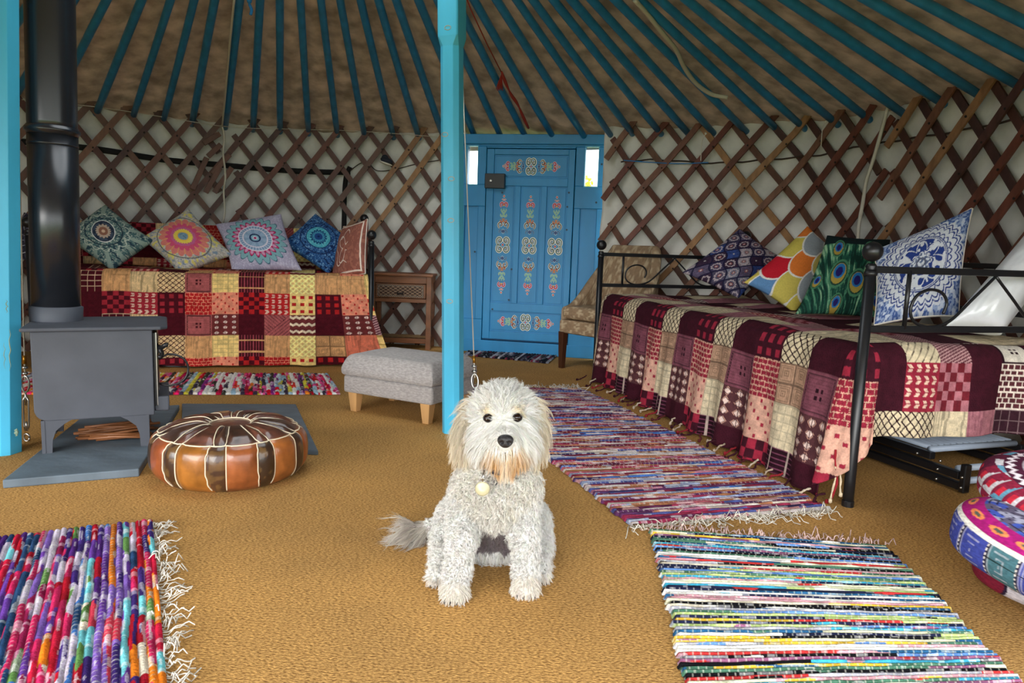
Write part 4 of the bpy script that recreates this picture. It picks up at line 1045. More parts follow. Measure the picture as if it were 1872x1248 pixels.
cushion('cushion', [(44, 388), (120, 408), (100, 490), (14, 468)], [5.06, 5.05, 4.88, 4.86], .15, 'dark', 'dark cushion with white squiggles half hidden by the stovepipe', LG, seed=12)

# ---------------------------------------------------------------- rag rugs
def rag_rug(Pa, Pb, Pc, Pd, nstrip, pal, label, seed, res=(420, 6), fringe=(True, True), along=.18, fcol=(228, 222, 210), flen=.07, bright=1.0, warp=.5, nf=90, mixed=.0):
    """strips run Pa->Pb, and are stacked Pa->Pd"""
    r = np.random.default_rng(seed); Pa, Pb, Pc, Pd = [np.array([p[0], p[1], 0.]) for p in (Pa, Pb, Pc, Pd)]
    nu = res[0]; k = res[1]; nv = nstrip * k + 1
    U = np.linspace(0, 1, nu); Vv = np.arange(nv) / k
    UU, VV = np.meshgrid(U, Vv, indexing='ij')
    Lu = np.linalg.norm(Pb - Pa)
    wob = .35 * (vnoise(UU * Lu * 7, VV * .35, seed) - .5) + .5 * (vnoise(UU * Lu * 2.5, VV * .12, seed + 1) - .5)
    sv = np.clip(VV + wob, 0, nstrip - .001); si = np.floor(sv).astype(int); fv = sv - si
    pal = np.array(pal, float); npal = len(pal)
    # each strip: run of cloth lengths in different colours
    segi = np.floor(UU * Lu / along + hash1(si, seed) * 9).astype(int)
    ci = (hash1(si * 57 + segi * 911, seed + 3) * npal).astype(int)
    main = (hash1(si * 13, seed + 5) * npal).astype(int); ci = np.where(hash1(si * 71 + segi * 37, seed + 9) < .55, main, ci)
    col = pal[np.clip(ci, 0, npal - 1)]
    alt = (hash1(si * 29 + 5, seed + 14) * npal).astype(int); am = vnoise(UU * Lu * 11 + si * 5.3, si * 2.7 + fv * 1.2, seed + 15) > .84 - .18 * mixed
    col = np.where(am[..., None], pal[np.clip(alt, 0, npal - 1)], col); am2 = vnoise(UU * Lu * 19 + si * 3.1, si * 4.1 + fv * 2, seed + 16) > .88 - .10 * mixed
    col = np.where(am2[..., None], col * .35 + 140, col)
    fl_ = vnoise(UU * Lu * 26, si * 3.1 + fv, seed + 7)
    col = col * (.82 + .36 * fl_[..., None]); lightm = (vnoise(UU * Lu * 40, si * 7.7, seed + 12) > .80)
    col = np.where(lightm[..., None], col * .5 + 110, col)
    stitch = (np.abs(((UU * Lu * 55 + .5 * (si % 2)) % 1) - .5) < .10) & (fv > .3)
    col = np.where((stitch & (hash1(si * 3, seed) > 1 - warp))[..., None], col * .45 + np.array([110, 108, 100.]), col)
    col = np.clip(col * bright, 3, 250)
    hgt = .006 + .008 * np.sqrt(np.clip(np.sin(np.pi * fv), 0, 1)) + .003 * (fl_ - .5) + .006 * (vnoise(UU * Lu * 3, VV / k * .5, seed + 20) - .3)
    edge = np.minimum(np.minimum(UU, 1 - UU) * Lu / .006, 1); hgt = hgt * np.clip(edge, .15, 1)
    ej = .016 * (hash1(si, seed + 30) - .5) / Lu; ej2 = .016 * (hash1(si, seed + 31) - .5) / Lu
    Ue = UU + ej * (1 - UU) * (1 - UU) + ej2 * UU * UU
    T = VV / nstrip
    bow = .012 * (vnoise(T * 4, T * 0, seed + 40) - .5)
    P = (Pa * (1 - Ue)[..., None] + Pb * Ue[..., None]) * (1 - T)[..., None] + (Pd * (1 - Ue)[..., None] + Pc * Ue[..., None]) * T[..., None]
    P = P + nrm(Pb - Pa) * bow[..., None]; P[..., 2] = np.maximum(hgt, .003)
    g = G(); g.sheet(P, lin(col)); mid = (Pa + Pb + Pc + Pd) / 4
    ob = g.make('rag_rug', M['rag'], smooth=True, origin=mid); ob['_o'] = [float(q) for q in mid]
    tag(ob, label, 'rug', 'rag rugs on the coir floor')
    for flag, (Q0, Q1, back) in zip(fringe, ((Pa, Pb, Pa - Pd), (Pd, Pc, Pd - Pa))):
        if not flag: continue
        dirv = nrm(back); g = G()
        for i in range(nf):
            u = (i + r.uniform(-.3, .3)) / nf; p = Q0 + (Q1 - Q0) * min(max(u, 0), 1) + np.array([0, 0, .007]); a = r.normal() * .55
            side = nrm(Q1 - Q0); L_ = flen * r.uniform(.45, 1.3); pts = [p]
            for q in range(5):
                a += r.normal() * .45; pts.append(pts[-1] + (dirv * math.cos(a) + side * math.sin(a)) * L_ / 5)
                pts[-1][2] = .004 + .012 * abs(r.normal()) * (q > 0)
            g.tube(bez(pts, 10), .0016, 4, lin(np.array(fcol) * r.uniform(.82, 1.08)))
        f = g.make('fringe', M['rag'], ob, smooth=True); tag(f, kind='stuff')
    return ob
P_MIX = [(120, 40, 60), (150, 50, 80), (170, 90, 100), (190, 140, 140), (90, 50, 90), (80, 90, 150), (70, 110, 180), (150, 160, 190), (190, 180, 180), (150, 100, 70), (180, 120, 90), (110, 40, 50), (60, 50, 90), (200, 190, 180), (170, 110, 130), (90, 40, 70)]
P_VIV = [(170, 20, 40), (190, 30, 60), (80, 40, 120), (100, 60, 150), (60, 110, 180), (220, 120, 30), (150, 30, 80), (200, 60, 80), (190, 180, 200), (230, 220, 200), (60, 40, 110), (120, 90, 170), (190, 40, 90), (110, 190, 200), (40, 70, 110), (90, 130, 70)]
P_FOR = [(20, 20, 24), (214, 212, 208), (60, 150, 180), (90, 130, 190), (70, 110, 90), (170, 190, 120), (200, 190, 170), (180, 50, 50), (30, 34, 60), (220, 180, 60), (190, 140, 150), (160, 160, 170), (40, 90, 130), (230, 230, 226), (16, 16, 20), (130, 80, 110), (200, 200, 170)]
P_RED = [(190, 20, 40), (200, 30, 90), (220, 50, 40), (230, 220, 210), (150, 180, 200), (200, 190, 60), (60, 50, 70), (210, 80, 140), (230, 120, 40), (120, 40, 120), (60, 60, 50), (240, 236, 226), (170, 20, 60)]
P_DAR = [(30, 26, 34), (40, 36, 48), (180, 176, 184), (110, 40, 60), (70, 70, 84), (26, 24, 30), (150, 150, 160)]
R1a, R1b = fl(279, 957), fl(312, 1330)
dl = nrm((fl(0, 985) - fl(282, 955))[:2]); dl3 = np.array([*dl, 0])
rag_rug(R1a, R1b, R1b + dl3 * 1.0, R1a + dl3 * 1.0, 62, P_VIV, 'red, purple and blue rag rug with white fringe in the bottom left corner', 21, (330, 7), (True, False), .13, nf=110, flen=.06, warp=.3, mixed=1)
rag_rug((-.30, 4.38), (.455, 4.45), (1.135, 2.44), (.393, 2.225), 118, P_MIX, 'long faded red and blue rag rug between the dog and the right daybed', 33, (360, 5), (True, True), .20, nf=110, flen=.085, fcol=(226, 220, 206), mixed=.6)
R3a, R3b = fl(1190, 974), fl(1622, 1002)
R3c, R3d = fl(1850, 1230), fl(1252, 1240)
k_ = 1.55
rag_rug(R3a, R3b, R3b + (R3c - R3b) * k_, R3a + (R3d - R3a) * k_, 92, P_FOR, 'black, white and turquoise striped rag rug in the bottom right foreground', 47, (420, 6), (True, False), .38, nf=110, flen=.045, fcol=(206, 176, 170), warp=.8)
q0, q1 = np.array([-2.95, 3.72, 0]), np.array([-.965, 4.06, 0]); nb = np.array([-.17, .985, 0])
rag_rug(q1, q1 + nb * .62 + np.array([-.12, 0, 0]), q0 + nb * .62, q0, 84, P_RED, 'bright red and multicoloured rag rug under the left daybed', 52, (220, 5), (False, False), .22, warp=.15, bright=1.1, mixed=1)
rag_rug(fl(846, 650)+np.array([0, 0.0, 0]), fl(846, 650) + np.array([.03, .22, 0]), fl(1003, 650) + np.array([.10, .10, 0]), fl(1003, 665), 34, P_DAR, 'small black and grey rag mat on the floor in front of the blue door', 61, (120, 6), (False, False), .07, warp=.2)

# ---------------------------------------------------------------- hearth slabs and stove
def slab(poly, z1, label):
    poly = [np.array(p[:2]) for p in poly]; c = sum(poly) / len(poly)
    g = G(); g.prism(poly, 0, z1); o = g.make('hearth_slab', M['slate'], None, bevel=.004, origin=(c[0], c[1], 0)); return tag(o, label, 'hearth slab', 'slate hearth slabs')
sA, sB, sC = fl(5, 893), np.array([-1.335, 2.548, 0]), fl(328, 743, .02)
sD = sA + (sC - sB) * 1.0
slab([sA, sB, sC, sD + np.array([.03, .0, 0])], .03, 'grey slate hearth slab under the stove')
slab([(-1.355, 2.93), (-.775, 2.885), fl(541, 745)[:2], fl(330, 744)[:2] + np.array([.008, 0])], .02, 'grey slate hearth slab behind the leather pouf')

se = nrm([.90, .432, 0]); sn = np.array([-se[1], se[0], 0]); sz = np.array([0, 0, 1.])
S0 = fl(63, 774, .150); S0 = np.array([S0[0], S0[1], 0]); SD = .36
_r = ray(281, 700); _m = np.array([[se[0], -_r[0]], [se[1], -_r[1]]]); SL = float(np.linalg.solve(_m, -S0[:2])[0])
SR = basis(se, sn, sz)
def sp_(a, b, z): return S0 + se * a + sn * b + sz * z
stove = thing('wood_stove', sp_(SL / 2, SD / 2, .03), 'grey iron wood-burning stove on slate slab beside the left post', 'stove')
g = G(); R_ = .045; zb_, zt_ = .155, .500
pr = [(0, zt_), (0, zb_ + R_)] + [(R_ - R_ * math.cos(t), zb_ + R_ - R_ * math.sin(t)) for t in np.linspace(.2, math.pi / 2, 5)] + [(SL, zb_), (SL, zt_)]
nP = len(pr); g.add([sp_(a, 0, z) for a, z in pr] + [sp_(a, SD, z) for a, z in pr], [list(range(nP)), list(range(nP, 2 * nP))[::-1]] + [(i, nP + i, nP + (i + 1) % nP, (i + 1) % nP) for i in range(nP)])
g.make('body', M['stove'], stove, bevel=.004)
g = G(); pl_ = [(-.03, -.025), (SL + .03, -.025), (SL + .055, .01), (SL + .055, SD - .01), (SL + .03, SD + .025), (-.03, SD + .025)]
g.add([sp_(a, b, .500) for a, b in pl_] + [sp_(a, b, .514) for a, b in pl_], [[5, 4, 3, 2, 1, 0], [6, 7, 8, 9, 10, 11]] + [(i, (i + 1) % 6, 6 + (i + 1) % 6, 6 + i) for i in range(6)])
g.make('top_plate', M['stove'], stove, bevel=.005)
for a, b, fx in ((.02, 0, 1), (SL - .02, 0, -1), (.02, SD, 1), (SL - .02, SD, -1)):
    g = G(); sgn = 1 if b == 0 else -1
    prof = [(0.0, .158), (.105, .158), (.075, .14), (.047, .115), (.036, .08), (.033, .03), (.0, .03)]
    V = [sp_(a + fx * u, b + sgn * .002, z) for u, z in prof] + [sp_(a + fx * u, b + sgn * .016, z) for u, z in prof]; m = len(prof)
    # return flange
    g.add(V, [list(range(m)), list(range(m, 2 * m))[::-1]] + [(i, m + i, m + (i + 1) % m, (i + 1) % m) for i in range(m)])
    V = [sp_(a + fx * u, b + sgn * w_, z) for z in (.03, .158) for (u, w_) in ((0, .0), (.012, .0), (.012, .05 if z < .1 else .10), (0, .05 if z < .1 else .10))]
    g.hexa(V); g.make('leg', M['stove'], stove)
g = G(); g.box(sp_(SL + .008, SD / 2, .335), (.016, SD - .04, .30), SR); df = g.make('door', M['black'], stove, bevel=.003)
g = G(); g.box(sp_(SL + .018, SD / 2, .345), (.005, SD - .12, .20), SR); g.make('glass_pane', mat('sooty_stove_glass', (20, 18, 16), .1, spec=.8), df)
g = G(); g.tube([sp_(SL + .012, .022, z) for z in (.19, .28, .38, .44, .485)], .0035, 6); g.make('rope_seal', M['steel'], df)
g = G(); g.tube(bez([sp_(SL + .02, .03, .425), sp_(SL + .035, .01, .427), sp_(SL + .045, .0, .437), sp_(SL + .055, -.0, .437)], 10), .009, 8); g.tube(bez([sp_(SL + .025, .02, .42), sp_(SL + .032, .01, .40), sp_(SL + .022, .0, .385)], 8), .009, 8); g.make('latch_handle', M['black'], df, smooth=True)
g = G(); tt = np.linspace(-.5 * math.pi, 1.0 * math.pi, 26)
g.tube(bez([sp_(SL + .02, .06, .372), sp_(SL + .06, .05, .392), sp_(SL + .11, .04, .375), sp_(SL + .128, .04, .33), sp_(SL + .11, .04, .285), sp_(SL + .06, .05, .262), sp_(SL + .02, .06, .27)], 30), .0045, 6)
g.tube([sp_(SL + .02, .055, .345), sp_(SL + .125, .04, .338)], .003, 5); g.make('wire_handle', M['black'], df, smooth=True)
g = G(); V = [sp_(SL + u, b, z) for z in (.165, .225) for u, b in ((0, .02), (.055, .02), (.055, SD - .02), (0, SD - .02))]; g.hexa(V); g.make('ash_lip', M['stove'], stove, bevel=.006)
g = G(); 
for k in range(26):
    y0 = .06 + rng.uniform(0, SD - .12); g.tube([sp_(.1 + rng.uniform(0, .1), y0, .037 + .03 * rng.uniform()), sp_(.38 + rng.uniform(-.05, .05), y0 + rng.uniform(-.03, .03), .04 + .035 * rng.uniform())], .006, 5)
kd = g.make('kindling_bundle', M['walnut'], smooth=True, origin=sp_(.25, SD / 2, .03)); tag(kd, 'bundle of brown twigs on the slate under the stove', 'kindling')
# flue
fc = at(103, 577, 2.93); ftop = at(91, 0, fc[1]); f0 = np.array([fc[0], fc[1], .514]); fd = nrm([ftop[0] - fc[0], 0, ftop[2] - .52])
pipe = thing('stovepipe', f0, 'black enamelled stovepipe rising from the stove past the left post', 'stovepipe')
RP = .0875
def pz(z): return f0 + fd * z
def ptube(prof, name, m=M['pipe']):
    T_ = fd; X_ = nrm(np.cross([0, 1, 0], T_)); Y_ = np.cross(T_, X_); g = G(); g.lathe(prof, f0, 48, R=basis(X_, Y_, T_)); return g.make(name, m, pipe, smooth=True)
ptube([(RP + .006, 0), (RP + .006, .004), (RP + .008, .055), (RP + .001, .058), (RP, .06)], 'collar', M['stove'])
ptube([(RP, .05), (RP, .735)], 'lower_pipe')
ptube([(RP + .001, .730), (RP + .002, .737), (RP + .009, .742), (RP + .009, .752), (RP + .002, .757), (RP + .001, .763)], 'joint_bead')
ptube([(RP - .003, .745), (RP - .001, .78), (RP - .002, 1.9), (RP - .002, 3.2)], 'upper_pipe')
ptube([(RP + .0005, .69), (RP + .0015, .694), (RP + .0005, .698)], 'crimp_ring')

# ---------------------------------------------------------------- leather pouf
pcx, pcy = -1.035, 2.635; PR = .282
TANC, DARC, TOPC = [(150, 84, 44), (162, 96, 46), (138, 72, 40), (158, 100, 40)], [(70, 46, 32), (84, 56, 40), (60, 42, 30)], [(104, 62, 46), (92, 56, 42)]
pouf = thing('leather_pouf', (pcx, pcy, 0), 'round patched brown leather pouf with white piping beside the hearth', 'pouf')
nth = 360; prof = bez([(0.02, .0), (.20, .0), (.238, .010), (.262, .045), (.268, .09), (.262, .140), (.240, .165), (.19, .181), (.12, .190), (.075, .190), (.07, .187), (0.001, .190)], 110)
NSEC = 20
thv = np.linspace(0, 2 * math.pi, nth + 1); TH, K = np.meshgrid(thv, np.arange(len(prof)), indexing='ij'); r_ = prof[K, 0]; z_ = prof[K, 1]
# side seams: alternating wide tan and narrow dark panels
ph = (TH / (2 * math.pi) * 10) % 1; wide = .62 + .13 * np.clip((z_ - .10) / .1, -1, 1) ** 2
side = z_ < .167; inwide = ph < wide
seamd = np.minimum(np.abs(ph - wide), np.minimum(ph, 1 - ph))
bul = .010 * np.clip(seamd / .16, 0, 1) ** .5 * np.clip(z_ / .05, 0, 1)
r2_ = r_ + np.where(side, bul, 0); z2_ = z_ + np.where(~side & (r_ > .08), .012 * np.clip(seamd / .15, 0, 1) ** .6 * np.clip((.243 - r_) / .04, 0, 1) * np.clip((r_ - .07) / .03, 0, 1), 0)
z2_ = z2_ * 1.0 + .006 * (vnoise(np.cos(TH) * r_ * 9 + 5, np.sin(TH) * r_ * 9 + 5, 3) - .5)
r2_ = r2_ * (1 + .014 * (vnoise(np.cos(TH) * 2 + 5, np.sin(TH) * 2 + 5, 8) - .5))
z2_ = np.where(z_ < .002, .0, np.maximum(z2_, 0.0))
P = np.stack([pcx + r2_ * np.cos(TH), pcy + r2_ * np.sin(TH), z2_], -1)
sec = np.floor(TH / (2 * math.pi) * 10).astype(int)
cc = np.where(inwide[..., None], np.array(TANC, float)[sec % 4], np.array(DARC, float)[sec % 3])
nzv = vnoise(TH * 14, z_ * 60, 5)
cc = np.where((~inwide & (nzv > .62))[..., None], cc * .5 + np.array([70, 54, 30]), cc)
ct = np.where(((sec + inwide) % 2 == 0)[..., None], np.array((98, 58, 44.)), np.array((74, 48, 36.))); ct = np.where((r_ < .075)[..., None], np.array((112, 66, 52.)), ct)
ct = ct * (.8 + .4 * vnoise(np.cos(TH) * r_ * 60 + 30, np.sin(TH) * r_ * 60 + 30, 6)[..., None])
cc = np.where(side[..., None], cc, ct)
g = G(); g.sheet(P, lin(cc)); g.make('cover', M['leather'], pouf, smooth=True)
def pring(f): 
    return [f(t) for t in np.linspace(0, 2 * math.pi, 73)]
g = G()
kk = int(np.argmin(np.abs(prof[:, 1] - .167) + (prof[:, 0] < .15) * 9)); g.tube(P[:, kk][::4] + np.array([0, 0, .001]), .0026, 6)
kk2 = int(np.argmin(np.abs(prof[:, 0] - .073) + (prof[:, 1] < .17) * 9)); g.tube(P[:, kk2][::4] + np.array([0, 0, .002]), .0026, 6)
for s in range(10):
    for edge in (0, 1):
        side_pts, top_pts = [], []
        for k in range(0, len(prof)):
            zz = prof[k, 1]; rr = prof[k, 0]
            if k <= kk and zz > .012:
                w_ = .62 + .13 * min(1, ((zz - .10) / .1) ** 2); a = (s + (w_ if edge else 0)) / 10 * nth; side_pts.append(P[int(a) % nth, k] + np.array([math.cos(a / nth * 6.283), math.sin(a / nth * 6.283), 0]) * .0005)
            if kk <= k <= kk2: 
                w_ = .75 - .12 * math.sin(math.pi * (k - kk) / max(1, kk2 - kk)); a = (s + (w_ if edge else .04 * math.sin(k * .1))) / 10 * nth; top_pts.append(P[int(a) % nth, k] + np.array([0, 0, .0012]))
        g.tube(bez(side_pts[::4], 30), .0024, 5); g.tube(bez(top_pts[::4], 24), .0020, 5)
g.make('piping', M['stitch'], pouf, smooth=True)

# ---------------------------------------------------------------- grey ottoman
oA, oB, oC = fl(627, 716, .1), fl(789, 742, .1), fl(868, 705, .1)
oe = nrm((oB - oA) * [1, 1, 0]); on = np.array([-oe[1], oe[0], 0]); OL = np.linalg.norm((oB - oA)[:2]); OW = .40
O0 = np.array([oA[0], oA[1], 0]); RO = basis(oe, on, (0, 0, 1))
ott = thing('ottoman', O0 + oe * OL / 2 + on * OW / 2, 'grey fabric ottoman footstool with pale oak legs behind the centre post', 'ottoman')
g = G(); g.box(O0 + oe * OL / 2 + on * OW / 2 + up * .145, (OL, OW, .09), RO); g.make('base', M['grey_fabric'], ott, smooth=False, bevel=.014, seg=3)
# soft top with rounded edges
nu = 40; t = np.linspace(-1, 1, nu); X, Y_ = np.meshgrid(t, t, indexing='ij')
def soft_box(L, W, h, R, c, e=.35, seed=0):
    a = np.sign(X) * (1 - (1 - np.abs(X)) ** 1.6); b = np.sign(Y_) * (1 - (1 - np.abs(Y_)) ** 1.6)
    ed = np.minimum((1 - np.abs(a)) * L / 2, (1 - np.abs(b)) * W / 2); z = h * (1 - np.clip(1 - ed / .05, 0, 1) ** 2.4 * .5) + .012 * (1 - a ** 2) * (1 - b ** 2)
    z = z + .004 * (vnoise(X, Y_, seed, 3) - .5)
    q = 1 - .02 * ((np.abs(a) ** 8) * (np.abs(b) ** 8))
    top = np.stack([a * L / 2 * q, b * W / 2 * q, z], -1)
    g = G(); g.sheet(top @ R.T + c)
    per = np.concatenate([top[:, 0], top[-1, 1:], top[-2::-1, -1], top[0, -2::-1]])
    rings = []
    for f, o in ((1, 0), (.75, .006), (.4, .008), (.12, .004), (0, -.006)):
        p = per.copy(); p[:, 2] = per[:, 2] * f; l_ = np.linalg.norm(p[:, :2], axis=1)[:, None]; p[:, :2] += p[:, :2] / l_ * o; rings.append(p)
    g.sheet(np.array(rings) @ R.T + c, flip=True); return g
g = soft_box(OL + .012, OW + .012, .105, RO, O0 + oe * OL / 2 + on * OW / 2 + up * .192, seed=3); g.make('padded_top', M['grey_fabric'], ott, smooth=True)
for a, b in ((.05, .04), (OL - .05, .04), (.05, OW - .04), (OL - .05, OW - .04)):
    c = O0 + oe * a + on * b; g = G(); sx = 1 if a > .1 else -1
    g.hexa([c + oe * x * s_ + on * y * s_ + up * z for z, s_ in ((0, .018), (.105, .028)) for x, y in ((-1, -1), (1, -1), (1, 1), (-1, 1))]); g.make('leg', M['oak'], ott, bevel=.002)

# ---------------------------------------------------------------- bedside table
nr = fl(786, 640); ne = nrm([1, -.03, 0]); nn_ = np.array([.03, 1, 0]); NW, ND, NH = .50, .27, .62
N0 = np.array([nr[0], nr[1], 0]) - ne * NW; RNs = basis(ne, nn_, (0, 0, 1))
def npb(g, a0, a1, b0, b1, z0, z1, col=None): g.box(N0 + ne * (a0 + a1) / 2 + nn_ * (b0 + b1) / 2 + up * (z0 + z1) / 2, (a1 - a0, b1 - b0, z1 - z0), RNs, col)
ns = thing('bedside_table', N0 + ne * NW / 2 + nn_ * ND / 2, 'brown wooden bedside table with a woven drawer front and open shelf', 'bedside table')
g = G(); npb(g, -.015, NW + .015, -.02, ND, NH - .02, NH); g.make('top', M['walnut'], ns, bevel=.004)
for a in (0, NW - .04):
    for b in (0, ND - .04): g = G(); npb(g, a, a + .04, b, b + .04, 0, NH - .02); g.make('leg', M['walnut'], ns, bevel=.003)
g = G(); npb(g, .04, NW - .04, .004, .02, NH - .08, NH - .02); npb(g, .04, NW - .04, .004, .02, NH - .235, NH - .205); npb(g, .0, .02, .04, ND - .04, NH - .235, NH - .02); npb(g, NW - .02, NW, .04, ND - .04, NH - .235, NH - .02); npb(g, .04, NW - .04, ND - .02, ND - .01, NH - .235, NH - .02)
g.make('apron', M['walnut'], ns, bevel=.002)
g = G(); npb(g, .045, NW - .045, .0, .02, NH - .2, NH - .085); dw = g.make('drawer', M['walnut'], ns, bevel=.003)
a = np.linspace(0, 1, 140); b = np.linspace(0, 1, 44); A_, B_ = np.meshgrid(a, b, indexing='ij')
wv = np.sin(A_ * 60 + np.where(np.floor(B_ * 8) % 2 == 0, 0, math.pi)); rim = (np.minimum(B_, 1 - B_) < .16) | (np.minimum(A_, 1 - A_) < .04)
colw = np.where((wv > 0)[..., None], np.array((150, 122, 96.)), np.array((66, 40, 28.))); colw = np.where(rim[..., None], np.where(((np.floor(A_ * 50) + np.floor(B_ * 16)) % 2 == 0)[..., None], np.array((170, 150, 128.)), np.array((50, 30, 22.))), colw)
P = N0 + ne * (.06 + A_ * (NW - .12))[..., None] + nn_ * (-.003 - .002 * (wv > 0))[..., None] + up * (NH - .192 + B_ * .1)[..., None]
g = G(); g.sheet(P, lin(colw)); g.make('woven_front', M['rattan'], dw, smooth=True)
g = G(); c = N0 + ne * NW * .5 + nn_ * -.012 + up * (NH - .155); g.tube(bez([c - ne * .025, c - ne * .015 - up * .008 - nn_ * .008, c + ne * .015 - up * .008 - nn_ * .008, c + ne * .025], 10), .006, 6); g.make('pull', M['bolt'], dw, smooth=True)
g = G(); npb(g, .02, NW - .02, .01, ND - .01, .05, .09); g.make('shelf', M['walnut'], ns, bevel=.003)
P = N0 + ne * (.045 + A_ * (NW - .09))[..., None] + nn_ * (.03 + B_ * (ND - .06))[..., None] + up * (.093 + .002 * (wv > 0))[..., None]
g = G(); g.sheet(P, lin(np.where((wv > 0)[..., None], np.array((176, 140, 92.)), np.array((120, 84, 50.))))); g.make('woven_panel', M['rattan'], ns, smooth=True)

# ---------------------------------------------------------------- upholstered chair behind the right bed
def leafpat(x, y):                              # pale leaf clusters on beige
    base = np.tile(np.array((150, 126, 100.)), x.shape + (1,)) * (.93 + .14 * vnoise(x * 90, y * 90, 3)[..., None])
    for ox, oy, sd in ((0, 0, 1), (.5, .5, 2)):
        u = x / .12 + ox; w = y / .12 + oy; i, j = np.floor(u), np.floor(w); h = hash1(i * 37 + j * 113, sd)
        fx, fy = u - i - .5 + (h - .5) * .3, w - j - .5; r = np.hypot(fx, fy); t = np.arctan2(fy, fx) + h * 6
        m = r < .08 + .22 * np.abs(np.cos(t * 2.5)) ** 1.5; base = np.where((m & (r > .05))[..., None], np.array((190, 170, 140.)), base)
    return base
cA = np.array([.335, 5.27, 0]); ce = nrm([.67, -.74, 0]); cn = nrm([.74, .67, 0]); CW, CD = .52, .54
def cq(a, b, z): return cA + ce * a + cn * b + up * z
ch = thing('slipper_chair', cq(CW / 2, CD / 2, 0), 'low beige chair with pale leaf pattern between the blue door and right daybed', 'chair')
for a, b, tl in ((.025, .025, 0), (CW - .03, .03, 0), (.05, CD - .05, .06), (CW - .05, CD - .05, .06)):
    g = G(); g.hexa([cq(a + x * s_, b + y * s_ + tl * (z == 0), z) for z, s_ in ((0, .017), (.27, .025)) for x, y in ((-1, -1), (1, -1), (1, 1), (-1, 1))]); g.make('leg', M['darkleg'], ch, bevel=.002)
def upbox(name, a0, a1, b0, b1, z0, z1, bev, sub=30):
    # patterned box: six gridded faces
    g = G()
    def face(f, U, V, du, dv):
        u = np.linspace(0, 1, sub); A__, B__ = np.meshgrid(u, u, indexing='ij'); P = f(A__, B__); g.sheet(P, lin(leafpat(A__ * du + 3, B__ * dv + 3)))
    r_ = bev
    def rb(a, b, z):                            # rounded box mapping
        p = np.stack([a, b, z], -1); lo = np.array([a0 + r_, b0 + r_, z0 + r_]); hi = np.array([a1 - r_, b1 - r_, z1 - r_]); q = np.clip(p, lo, hi); d = p - q; l_ = np.linalg.norm(d, axis=-1, keepdims=True) + 1e-9; p = q + d / l_ * np.minimum(l_, r_)
        return cA + ce * p[..., :1] + cn * p[..., 1:2] + up * p[..., 2:3]
    def tt_(u, lo, hi): return lo + (hi - lo) * u
    for zc in (z0, z1): face(lambda U, V: rb(tt_(U, a0, a1), tt_(V, b0, b1), 0 * U + zc), 0, 0, a1 - a0, b1 - b0)
    for bc in (b0, b1): face(lambda U, V: rb(tt_(U, a0, a1), 0 * U + bc, tt_(V, z0, z1)), 0, 0, a1 - a0, z1 - z0)
    for ac in (a0, a1): face(lambda U, V: rb(0 * U + ac, tt_(U, b0, b1), tt_(V, z0, z1)), 0, 0, b1 - b0, z1 - z0)
    return g.make(name, M['uphol'], ch, smooth=True)
upbox('seat_frame', 0, CW, 0, CD, .26, .36, .02); upbox('seat_cushion', .03, CW - .03, -.01, CD - .12, .365, .46, .035)
# wrap-around back
path = bez([(.0, .06), (.0, .20), (.01, .34), (.09, .455), (.27, .485), (.46, .455), (.545, .34), (.55, .20), (.55, .06)], 96); m = len(path)
sarr = np.linspace(0, 1, m); hts = .30 + .36 + .0 * sarr; hh = .45 + .46 * np.clip(np.minimum(sarr, 1 - sarr) / .36, 0, 1) ** 1.7
hh = hh + .0; tan = np.gradient(path, axis=0); tan /= np.linalg.norm(tan, axis=1)[:, None]; nor = np.stack([tan[:, 1], -tan[:, 0]], 1)
crs = np.linspace(0, 2 * math.pi, 40)
P = np.zeros((m, 60, 3)); Cc = np.zeros((m, 60, 2))
for i in range(m):
    zz0 = .30; H = hh[i]; th = .035
    up_ = np.linspace(zz0, H - th, 27); arc = np.linspace(0, math.pi, 6); dn_ = np.linspace(H - th, zz0, 27)
    off = np.concatenate([np.full(27, th), th * np.cos(arc), np.full(27, -th)]); zz = np.concatenate([up_, H - th + th * np.sin(arc), dn_])
    lean = .035 * np.clip((zz - .4) / .5, 0, 1) * math.sin(math.pi * sarr[i]) ** .5
    q = path[i][None] + nor[i][None] * off[:, None]; 
    P[i] = cA + ce * q[:, :1] + cn * (q[:, 1:2] + lean[:, None]) + up * zz[:, None]; Cc[i, :, 0] = sarr[i] * 1.5; Cc[i, :, 1] = zz
g = G(); g.sheet(P, lin(leafpat(Cc[..., 0], Cc[..., 1]))); 
for i in (0, m - 1): g.add(P[i], [list(range(60))], lin((170, 148, 122)))
g.make('wrap_back', M['uphol'], ch, smooth=True)

# ---------------------------------------------------------------- folded guest bed frame under the right bed
K0 = fl(1766, 904) ; kv = nrm([-.32, .948, 0]); kn = np.array([kv[1], -kv[0], 0]); KL, KW = 1.5, .50
fb = thing('folding_bed_frame', K0 + kv * KL / 2 + kn * KW / 2, 'black folded guest bed frame with silver tubes under the right daybed', 'bed frame')
RK = basis(kv, kn, (0, 0, 1))
for lvl, z in enumerate((.025, .065, .105)):
    sh_ = (.0, .03, .16)[lvl]
    for b in (0, KW):
        g = G(); g.box(K0 + kv * (KL / 2 + sh_) + kn * b + up * z, (KL, .028, .030), RK); g.make('side_rail', M['black'], fb, bevel=.004)
    g = G(); g.tube([K0 + kv * (sh_ + .03) + kn * .015 + up * (z + .018), K0 + kv * (sh_ + .03) + kn * (KW - .015) + up * (z + .018)], .013, 10); g.make('cross_tube', M['slatmetal'], fb, smooth=True)
for k in range(14):
    b = .03 + (KW - .06) * k / 13; g = G(); g.tube([K0 + kv * .2 + kn * b + up * .128, K0 + kv * 1.6 + kn * b + up * .128], .011, 8); g.make('slat_tube', M['slatmetal'], fb, smooth=True)
